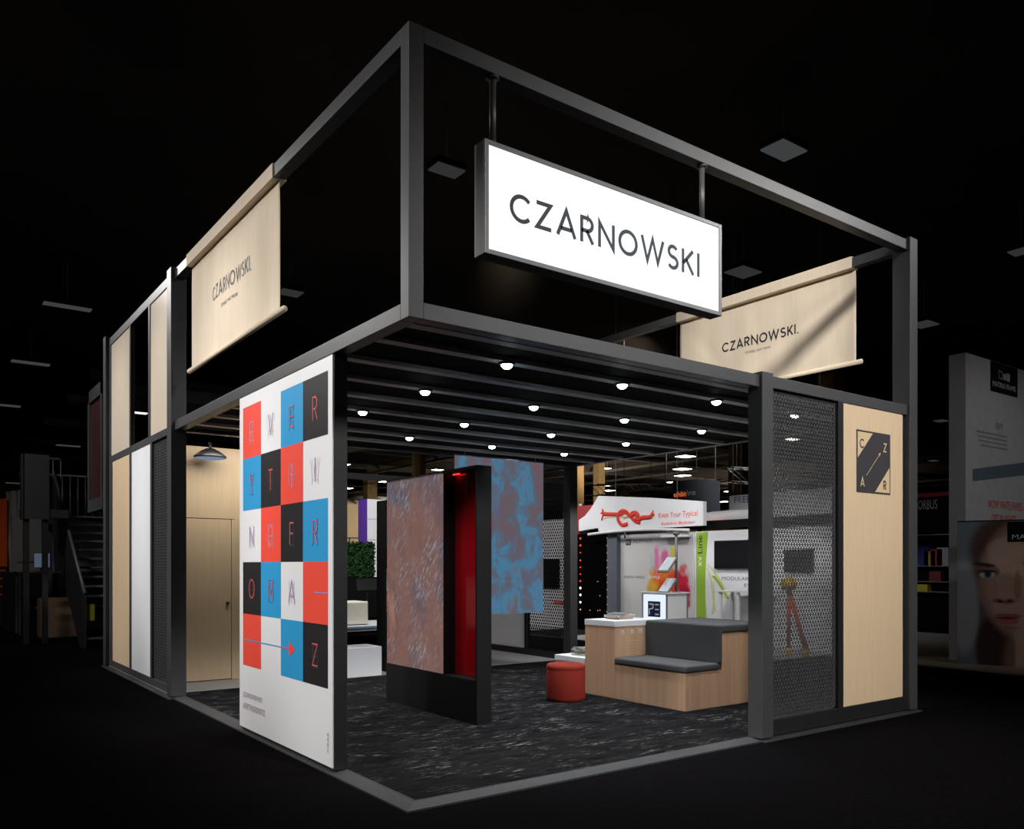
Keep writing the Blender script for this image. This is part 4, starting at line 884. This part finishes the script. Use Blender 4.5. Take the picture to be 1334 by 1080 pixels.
q.face([vs[0], (bk[0].x, bk[0].y, 0), (bk[0].x, bk[0].y, zt_), vs[nH * (nW + 1)]]); q.face([vs[nW], vs[-1], (bk[1].x, bk[1].y, zt_), (bk[1].x, bk[1].y, 0)]); q.face([vs[nH * (nW + 1)], (bk[0].x, bk[0].y, zt_), (bk[1].x, bk[1].y, zt_), vs[-1]])
solo(q, 'wave_relief_panel', 'grey panel with a wavy relief left of the dark stair', 'wall panel')
A, B = atd(-16, 760, 21), atd(7, 760, 20.8); q = MB(mat('orange_banner_print', lin(206, 84, 30), .6), p_black); z0_, z1_ = atd(4, 738, 21).z, atd(4, 650, 21).z
dv = V((B.y - A.y, -(B.x - A.x), 0)).normalized() * -.05
q.prism([(A.x, A.y, z0_), (B.x, B.y, z0_), (B.x, B.y, z1_), (A.x, A.y, z1_)], dv); q.prism([(A.x, A.y, 0), (B.x, B.y, 0), (B.x, B.y, z0_), (A.x, A.y, z0_)], dv, p_black)
for kk in range(4): zz = z0_ - .08 - kk * .2; q.prism([(A.x, A.y, zz - .04), (B.x, B.y, zz - .04), (B.x, B.y, zz), (A.x, A.y, zz)], -dv * .1 , q.mats[0])
solo(q, 'orange_stand_wall', 'orange stand wall with black striped base at the left picture edge', 'stand wall')
c = atd(54, 730, 18.6); mo = thing('monitor', 'small lit monitor on a dark table under the stair landing', 'monitor', (c.x, c.y, c.z - .3)); q = MB(metal_d); q.box(c.x - .15, c.x + .17, c.y, c.y + .03, c.z - .17, c.z + .17); q.build('housing', mo); q = MB(screen_on); q.box(c.x - .14, c.x + .16, c.y - .004, c.y, c.z - .155, c.z + .155); q.build('display', mo); q = MB(p_red); q.box(c.x + .02, c.x + .05, c.y - .007, c.y - .004, c.z - .08, c.z + .10); q.build('screen_mark', mo); q = MB(metal_d); q.box(c.x - .03, c.x + .05, c.y + .03, c.y + .06, c.z - .24, c.z); q.box(c.x - .12, c.x + .14, c.y - .05, c.y + .12, c.z - .25, c.z - .235); q.build('foot', mo)
zt_ = c.z - .25; t3 = thing('bar_table', 'dark table carrying the small monitor under the landing', 'table', (c.x, c.y, 0)); q = MB(metal_d); q.box(c.x - .5, c.x + .6, c.y - .3, c.y + .4, zt_ - .03, zt_); q.build('table_top', t3)
for (x, y) in ((-.45, -.25), (.55, -.25), (-.45, .35), (.55, .35)): q = MB(metal_d); q.box(c.x + x - .02, c.x + x + .02, c.y + y - .02, c.y + y + .02, 0, zt_ - .03); q.build('leg', t3)
c = atd(78, 808, 17.6); q = MB(mat('brown_counter', lin(110, 86, 66), .6)); q.box(c.x - .35, c.x + .45, c.y, c.y + .6, 0, .82); solo(q, 'reception_counter', 'plain brown counter half hidden behind the stair side panel', 'counter', bev=.005)
c = atd(80, 790, 20); w_ = thing('back_wall_panel', 'black panel with large pale letters under the stair landing', 'wall panel', (c.x, c.y, 0)); q = MB(black_f); q.box(c.x - 1.2, c.x + 2.2, c.y, c.y + .1, 0, 1.36); q.build('panel', w_); q = MB(t_grey); F = Face((c.x - .55, c.y, .28), FRONT); text(q, F, 'tt', 0, 0, .34, .32, .004, t_grey); q.build('lettering', w_)
q = MB(mat('dull_grey_board', lin(92, 91, 90), .7)); q.box(c.x - .9, c.x + .15, c.y + .15, c.y + .2, 1.6, 2.6); q.box(c.x + .4, c.x + 1.3, c.y + .15, c.y + .2, 1.5, 2.6); q.box(c.x - 1.0, c.x + 1.4, c.y + .2, c.y + .26, 0, 2.65); solo(q, 'pale_back_panels', 'pale grey panels seen through the open stair treads', 'wall panel')

# pale counter across the left aisle: only its reflection shows, in the red acrylic of the totem
q = MB(whitem); q.box(-6.4, -3.6, 12.4, 13.6, 0, 1.12); q.box(-6.5, -3.5, 12.35, 13.65, 1.12, 1.16); solo(q, 'pale_counter', 'pale counter mirrored in the red acrylic sheet of the totem', 'counter', bev=.005)
# ================================================================== BOOTH AT THE RIGHT EDGE (dark)
A = atz(1247, 866); B = atz(1334, 871); d = (B - A).normalized(); n_ = V((-d.y, d.x, 0)); n_ = n_ if n_.dot(V((1, 0, 0))) > 0 else -n_
zt_ = A.z + 1.523 + (736 - 679) / 1088 * 12.8; Lp = 1.85
pl = thing('portrait_light_box', 'free-standing poster box with a close-up face of a person with brown hair', 'poster', (A.x, A.y, 0))
P0, P1 = A, A + d * Lp; q = MB(metal_d); q.prism([P0, P1, P1 + n_ * .12, P0 + n_ * .12], (0, 0, zt_)); q.build('frame', pl)
def portrait(s, t):
    c = mixc(lin(150, 160, 172), lin(112, 122, 136), max(0, min(1, 1.2 - t)))
    def B_(cx, cy, rx, ry, k=1.0): 
        a = ((s - cx) / rx) ** 2 + ((t - cy) / ry) ** 2; return max(0.0, min(1.0, (1.0 - a) * 2.2)) * k
    hair, skin, shade = lin(98, 66, 52), lin(205, 168, 152), lin(150, 108, 96)
    c = mixc(c, hair, B_(.30, .80, .24, .26, .9)); c = mixc(c, hair, B_(.52, .55, .46, .55, .75)); c = mixc(c, lin(176, 178, 186), B_(.05, .40, .12, .36, .9)); c = mixc(c, lin(64, 36, 34), B_(.24, .12, .12, .26, .9))
    c = mixc(c, skin, B_(.50, .05, .19, .26)); c = mixc(c, lin(90, 60, 52), B_(.36, .10, .06, .2, .7))
    c = mixc(c, skin, B_(.47, .60, .335, .43)); c = mixc(c, shade, B_(.72, .55, .20, .40, .75)); c = mixc(c, lin(222, 190, 176), B_(.34, .80, .14, .10, .6))
    c = mixc(c, lin(188, 140, 128), B_(.22, .52, .08, .12, .5)); c = mixc(c, lin(138, 96, 84), B_(.425, .56, .03, .12, .5)); c = mixc(c, lin(196, 158, 142), B_(.35, .55, .05, .15, .6))
    for ex, m_ in ((.215, 1), (.56, 1)):
        c = mixc(c, lin(120, 82, 74), B_(ex, .655, .10, .05, .8)); c = mixc(c, lin(58, 38, 34), B_(ex - .02 * m_, .70 - .12 * (s - ex), .09, .016, 1)); c = mixc(c, lin(214, 212, 214), B_(ex, .632, .062, .024, 1)); c = mixc(c, lin(64, 92, 112), B_(ex + .005, .634, .030, .026, 1)); c = mixc(c, lin(14, 14, 18), B_(ex + .005, .634, .012, .012, 1)); c = mixc(c, lin(36, 26, 26), B_(ex, .656, .072, .011, 1))
    c = mixc(c, lin(120, 74, 66), B_(.335, .455, .09, .022, .8)); c = mixc(c, lin(206, 166, 150), B_(.335, .49, .05, .035, .7)); c = mixc(c, lin(60, 30, 28), B_(.305, .452, .018, .010, 1)); c = mixc(c, lin(60, 30, 28), B_(.372, .455, .018, .010, 1))
    c = mixc(c, lin(170, 96, 92), B_(.36, .352, .105, .020, 1)); c = mixc(c, lin(184, 108, 104), B_(.36, .315, .085, .024, 1)); c = mixc(c, lin(84, 40, 42), B_(.355, .336, .095, .007, 1)); c = mixc(c, lin(150, 106, 94), B_(.38, .275, .07, .014, .6))
    return c
F = Face(A, d); F.o = A
if F.n.dot(n_) > 0: F.u = -F.u; F.n = F.u.cross(F.v); F.o = P1
painted('portrait_print', pl, F, Lp, zt_ - .02, 130, 170, portrait, .003)
q = MB(black_f); off = .004
F.rect(q, .66, 1.30, zt_ - .33, zt_ - .03, .006, black_f); text(q, F, 'MATRIX', .72, zt_ - .29, .44, .07, .009, p_white); q.build('logo_tag', pl)
ax, ay = atd(1258, 700, 13.1).x, atd(1258, 700, 13.1).y; zt_ = atd(1258, 459, 13.1).z
mw_ = thing('tall_stand_wall', 'tall pale stand wall at the right edge with a dark logo tag and red lettering', 'stand wall', (ax + 1.5, ay + .4, 0)); yb_ = atx(1236, 461, ax).y
q = MB(mat('pale_grey_wall_print', lin(206, 206, 210), .6)); q.box(ax, ax + 3.4, ay, yb_, 0, zt_); q.build('wall_body', mw_, bev=.004)
F = Face((ax, ay, 0), FRONT); q = MB(p_black)
def G(px, py): p = aty(px, py, ay); return (p.x - ax, p.z)
a0, b1_ = G(1290, 470); a1, b0 = G(1325.5, 517)
F.rect(q, a0, a1, G(1290, 509)[1], zt_ - .005, .003, mat('navy_black_tag', lin(20, 18, 28), .5)); b = G(1290, 509)[1]
F.line(q, [(a0 + .30 * (a1 - a0), b + .25), (a0 + .30 * (a1 - a0), b + .37), (a0 + .42 * (a1 - a0), b + .35), (a0 + .42 * (a1 - a0), b + .24)], .012, .005, t_grey, True); F.rect(q, a0 + .46 * (a1 - a0), a0 + .56 * (a1 - a0), b + .24, b + .34, .005, t_grey); F.rect(q, a0 + .58 * (a1 - a0), a0 + .70 * (a1 - a0), b + .23, b + .36, .005, t_grey)
text(q, F, 'MATRIX FRAME', a0 + .08 * (a1 - a0), b + .09, .84 * (a1 - a0), .085, .005, p_white); q.build('logo_tag', mw_)
q = MB(t_grey); F.poly(q, [G(1267, 611), G(1345, 601), G(1345, 618), G(1267, 627)][::-1], .003, mat('blue_grey_bar', lin(108, 124, 140), .5)); a, b = G(1300, 560); text(q, F, 'RIPS', a - .08, b, .26, .12, .004, mat('faded_grey_print', lin(160, 162, 168), .5)); 
for kk in range(4): F.rect(q, G(1272, 580)[0] + .04 * kk, G(1312, 575)[0], b - .10 - .07 * kk, b - .075 - .07 * kk, .004, mat('faded_grey_print', lin(160, 162, 168)))
a, b = G(1287, 662); text(q, F, 'WOW! WHITE FRAMES', a, b, 1.25, .14, .004, p_red); text(q, F, 'OPT IN WHITE', a + .12, b - .22, .9, .13, .004, p_red); q.build('lettering', mw_)
q = MB(mat('tan_vinyl_floor', lin(150, 136, 116), .5, 0, .3, .1, 2)); q.box(9.9, 16.5, .55, 3.6, 0, .02); solo(q, 'tan_stand_floor', 'tan stand floor below the portrait box at the right edge', 'flooring')
c = atd(1214, 680, 21); rs = thing('display_shelving', 'dark shelving with a red top bar and pale lettering right of the end post', 'shelving', (c.x, c.y, 0)); zt_ = atd(1214, 643, 21).z
q = MB(black_f); q.box(c.x - .2, c.x + .1, c.y - 1.2, c.y + 1.2, 0, zt_ - .1); q.build('back_panel', rs); q = MB(mat('dull_red_bar', lin(150, 40, 34), .6)); q.box(c.x - .3, c.x + .1, c.y - 1.2, c.y + 1.2, zt_ - .1, zt_); q.build('top_bar', rs); F = Face((c.x - .2, c.y + 1.2, 0), LEFT)
q = MB(t_grey); yy = lambda px: c.y + 1.2 - atx(px, 660, c.x - .2).y; text(q, F, 'ORBUS', yy(1196), atd(1208, 664, 21).z, yy(1221) - yy(1196), .24, .004, t_grey); q.build('lettering', rs)
for py in (697, 737, 757, 770): z = atd(1214, py, 21).z; q = MB(steel); q.box(c.x - .5, c.x - .2, c.y - 1.15, c.y + 1.15, z - .02, z); q.build('shelf', rs)
for i, (px, py0, py1, col) in enumerate(((1204, 737, 712, (30, 60, 150)), (1213, 737, 718, (220, 170, 30)), (1222, 737, 716, (200, 50, 60)), (1230, 737, 714, (170, 170, 190)), (1203, 770, 761, (200, 190, 40)), (1220, 757, 744, (120, 20, 30)))):
    z0_, z1_ = atd(px, py0, 21).z, atd(px, py1, 21).z; y = atx(px, 730, c.x - .4).y; q = MB(mat('carton_print_%d' % i, lin(*col), .5)); q.box(c.x - .48, c.x - .28, y - .14, y + .14, z0_, z1_); solo(q, 'product_carton', ('blue carton, first on the upper shelf of the dark shelving', 'yellow carton second on the upper shelf of the dark shelving', 'red carton third on the upper shelf of the dark shelving', 'pale carton last on the upper shelf of the dark shelving', 'small yellow carton on the lowest shelf of the dark shelving', 'dark red carton on the middle shelf of the dark shelving')[i], 'carton', group='cartons on the dark shelving')

# ================================================================== LIGHT
def spot(name, loc, aim, e, size, blend=.5, rad=.6, col=(1, .975, .945)):
    L = bpy.data.lights.new(name, 'SPOT'); L.energy = e; L.spot_size = math.radians(size); L.spot_blend = blend; L.shadow_soft_size = rad; L.color = col
    o = bpy.data.objects.new(name, L); o.location = loc; o.rotation_euler = (V(aim) - V(loc)).to_track_quat('-Z', 'Y').to_euler(); COL.objects.link(o); return o
def area(name, loc, aim, e, sx, sy, col=(1, .96, .9), spread=180):
    L = bpy.data.lights.new(name, 'AREA'); L.shape = 'RECTANGLE'; L.size = sx; L.size_y = sy; L.energy = e; L.color = col; L.spread = math.radians(spread)
    o = bpy.data.objects.new(name, L); o.location = loc; o.rotation_euler = (V(aim) - V(loc)).to_track_quat('-Z', 'Y').to_euler(); COL.objects.link(o); return o
for k in range(5): spot('left_face_fill', (-9.5, .3 + 2.3 * k, 8.6), (0, .3 + 2.3 * k, 2.5), (2800, 2800, 2750, 2350, 2250)[k], 27.5, .34, .5)  # unseen spots added to stand in for hall light on the left faces
spot('left_sheen_fill', (-3.4, 14.0, 8.4), (0, 5.0, 4.2), 1550, 46, .6, 1.1)  # unseen spot added for the sheen on the left beams and posts
spot('front_face_fill', (2.6, -9.5, 7.6), (3.4, 0, 2.0), 4400, 42, .6, .8)  # unseen spot added in place of general hall light on the front
spot('beam_sheen_fill', (12.5, -6.5, 9.0), (2.8, 0, 4.4), 1400, 46, .6, .9)  # unseen spot added to give the upper front beams a sheen
spot('banner_fill', (-6, -6, 8.6), (5.95, 1.9, 4.3), 7600, 11.5, .5, .5)  # extra spot without a real fixture, brightens the right canvas banner
spot('booth_flood_across', (6.9, 9.6, 5.6), (10.3, 8.6, 1.3), 480, 84, .7, .5, (1, .98, .96))
spot('booth_flood_green', (7.2, 3.4, 5.4), (9.9, 6.0, 1.2), 620, 62, .6, .5, (1, .98, .96))
spot('booth_flood_white', (7.2, 12.6, 5.4), (10.3, 11.4, 1.3), 700, 70, .6, .5, (1, .98, .96))
area('booth_flood_knot', (7.0, 8.0, 4.6), (10.2, 8.0, 2.7), 8, 1, 3, (1, .97, .95), 120)
spot('booth_flood_rear', (4.5, 10.5, 7.5), (8.0, 15.5, .3), 2600, 60, .6, .6)
spot('booth_flood_tower', (7, 18, 7.5), (12.5, 28, 3.0), 5000, 40, .6, .6)
spot('ceiling_bounce_fill', (40, 46, 1.5), (40, 47, 9.7), 3600, 130, .7, 1.5, (1, .84, .66))  # two upward spots added in place of light bounced off the floor
spot('ceiling_bounce_fill', (62, 42, 1.5), (62, 42, 9.7), 3600, 130, .7, 1.5, (1, .84, .66))
spot('far_wall_fill', (47, 68, 8.6), (47, 92, 5.0), 14000, 46, .6, 1.0, (1, .9, .76))  # added spot that keeps the far beige wall from going dark
spot('column_fill', (18, 16, 8.8), (37, 39, 6.5), 9000, 40, .6, .8, (1, .86, .66))  # these three column spots are added fill, not fixtures of the hall
spot('column_fill', (12, 24, 8.8), (18.5, 40, 6.5), 5000, 26, .6, .8, (1, .86, .66))
spot('column_fill', (9, 11, 8.8), tuple(atd(650, 390, 34)), 1500, 16, .6, .6, (1, .86, .66))
spot('hall_flood_cube', (15, 10, 8.0), (21, 11.5, 3.2), 2400, 60, .6, .6)
spot('stair_light', (-4.5, 8.0, 7.5), (0, 14.8, 1.2), 900, 56, .7, .6)
spot('right_booth_light', (8.8, -6.5, 6.5), (11.9, 1.5, 2.2), 400, 40, .7, .6)
spot('shelving_light', (14.5, 4.2, 6.5), (17.0, 5.4, 2.0), 40, 50, .7, .5)
spot('left_counter_light', (-3.5, 10.5, 6.0), (-5.0, 13.0, .6), 500, 60, .6, .4)
spot('rear_post_fill', (5.55, 3.7, 3.0), (5.95, 5.4, 1.5), 230, 46, .6, .1)  # added local fill that lifts the front face of the rear post
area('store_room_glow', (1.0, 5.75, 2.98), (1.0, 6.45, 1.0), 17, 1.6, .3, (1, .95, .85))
W = bpy.data.worlds.new('hall_world'); S.world = W; W.use_nodes = True
W.node_tree.nodes['Background'].inputs['Color'].default_value = (.9, .95, 1, 1); W.node_tree.nodes['Background'].inputs['Strength'].default_value = 0.0

# prints and letters belong to the board, canvas or panel that carries them
for root in [o for o in COL.objects if o.parent is None and o.children]:
    base = next((c for w_ in ('lit_face', 'print_board', 'canvas', 'sign_board', 'lit_front', 'wall_body', 'board', 'cube', 'back_panel', 'panel', 'case', 'oak_body', 'frame') for c in root.children if c.name.split('.')[0] == w_), None)
    if base is None: continue
    for c in list(root.children):
        if c.name.split('.')[0] in ('lettering', 'letter', 'dash_print', 'arrow_print', 'colour_grid', 'emblem', 'logo_tag', 'print', 'powder_print', 'rope_print', 'printed_marks', 'portrait_print', 'red_stripe', 'led'): c.parent = base
# ================================================================== CAMERA
cam = bpy.data.cameras.new('camera'); co = bpy.data.objects.new('camera', cam); COL.objects.link(co); S.camera = co
cam.sensor_fit = 'HORIZONTAL'; cam.sensor_width = 36; cam.lens = 36 * FPX / 1334; cam.shift_y = (CY - 540) / 1334; cam.clip_end = 400; cam.clip_start = .05
co.location = CAM; co.rotation_euler = (math.pi / 2, 0, math.atan2(FW[1], FW[0]) - math.pi / 2)
S.view_settings.view_transform = 'Standard'; S.view_settings.look = 'None'; S.view_settings.exposure = 0; S.view_settings.gamma = 1; S.view_settings.use_curve_mapping = False
S.cycles.use_denoising = True
S.cycles.max_bounces = 8; S.cycles.transparent_max_bounces = 16
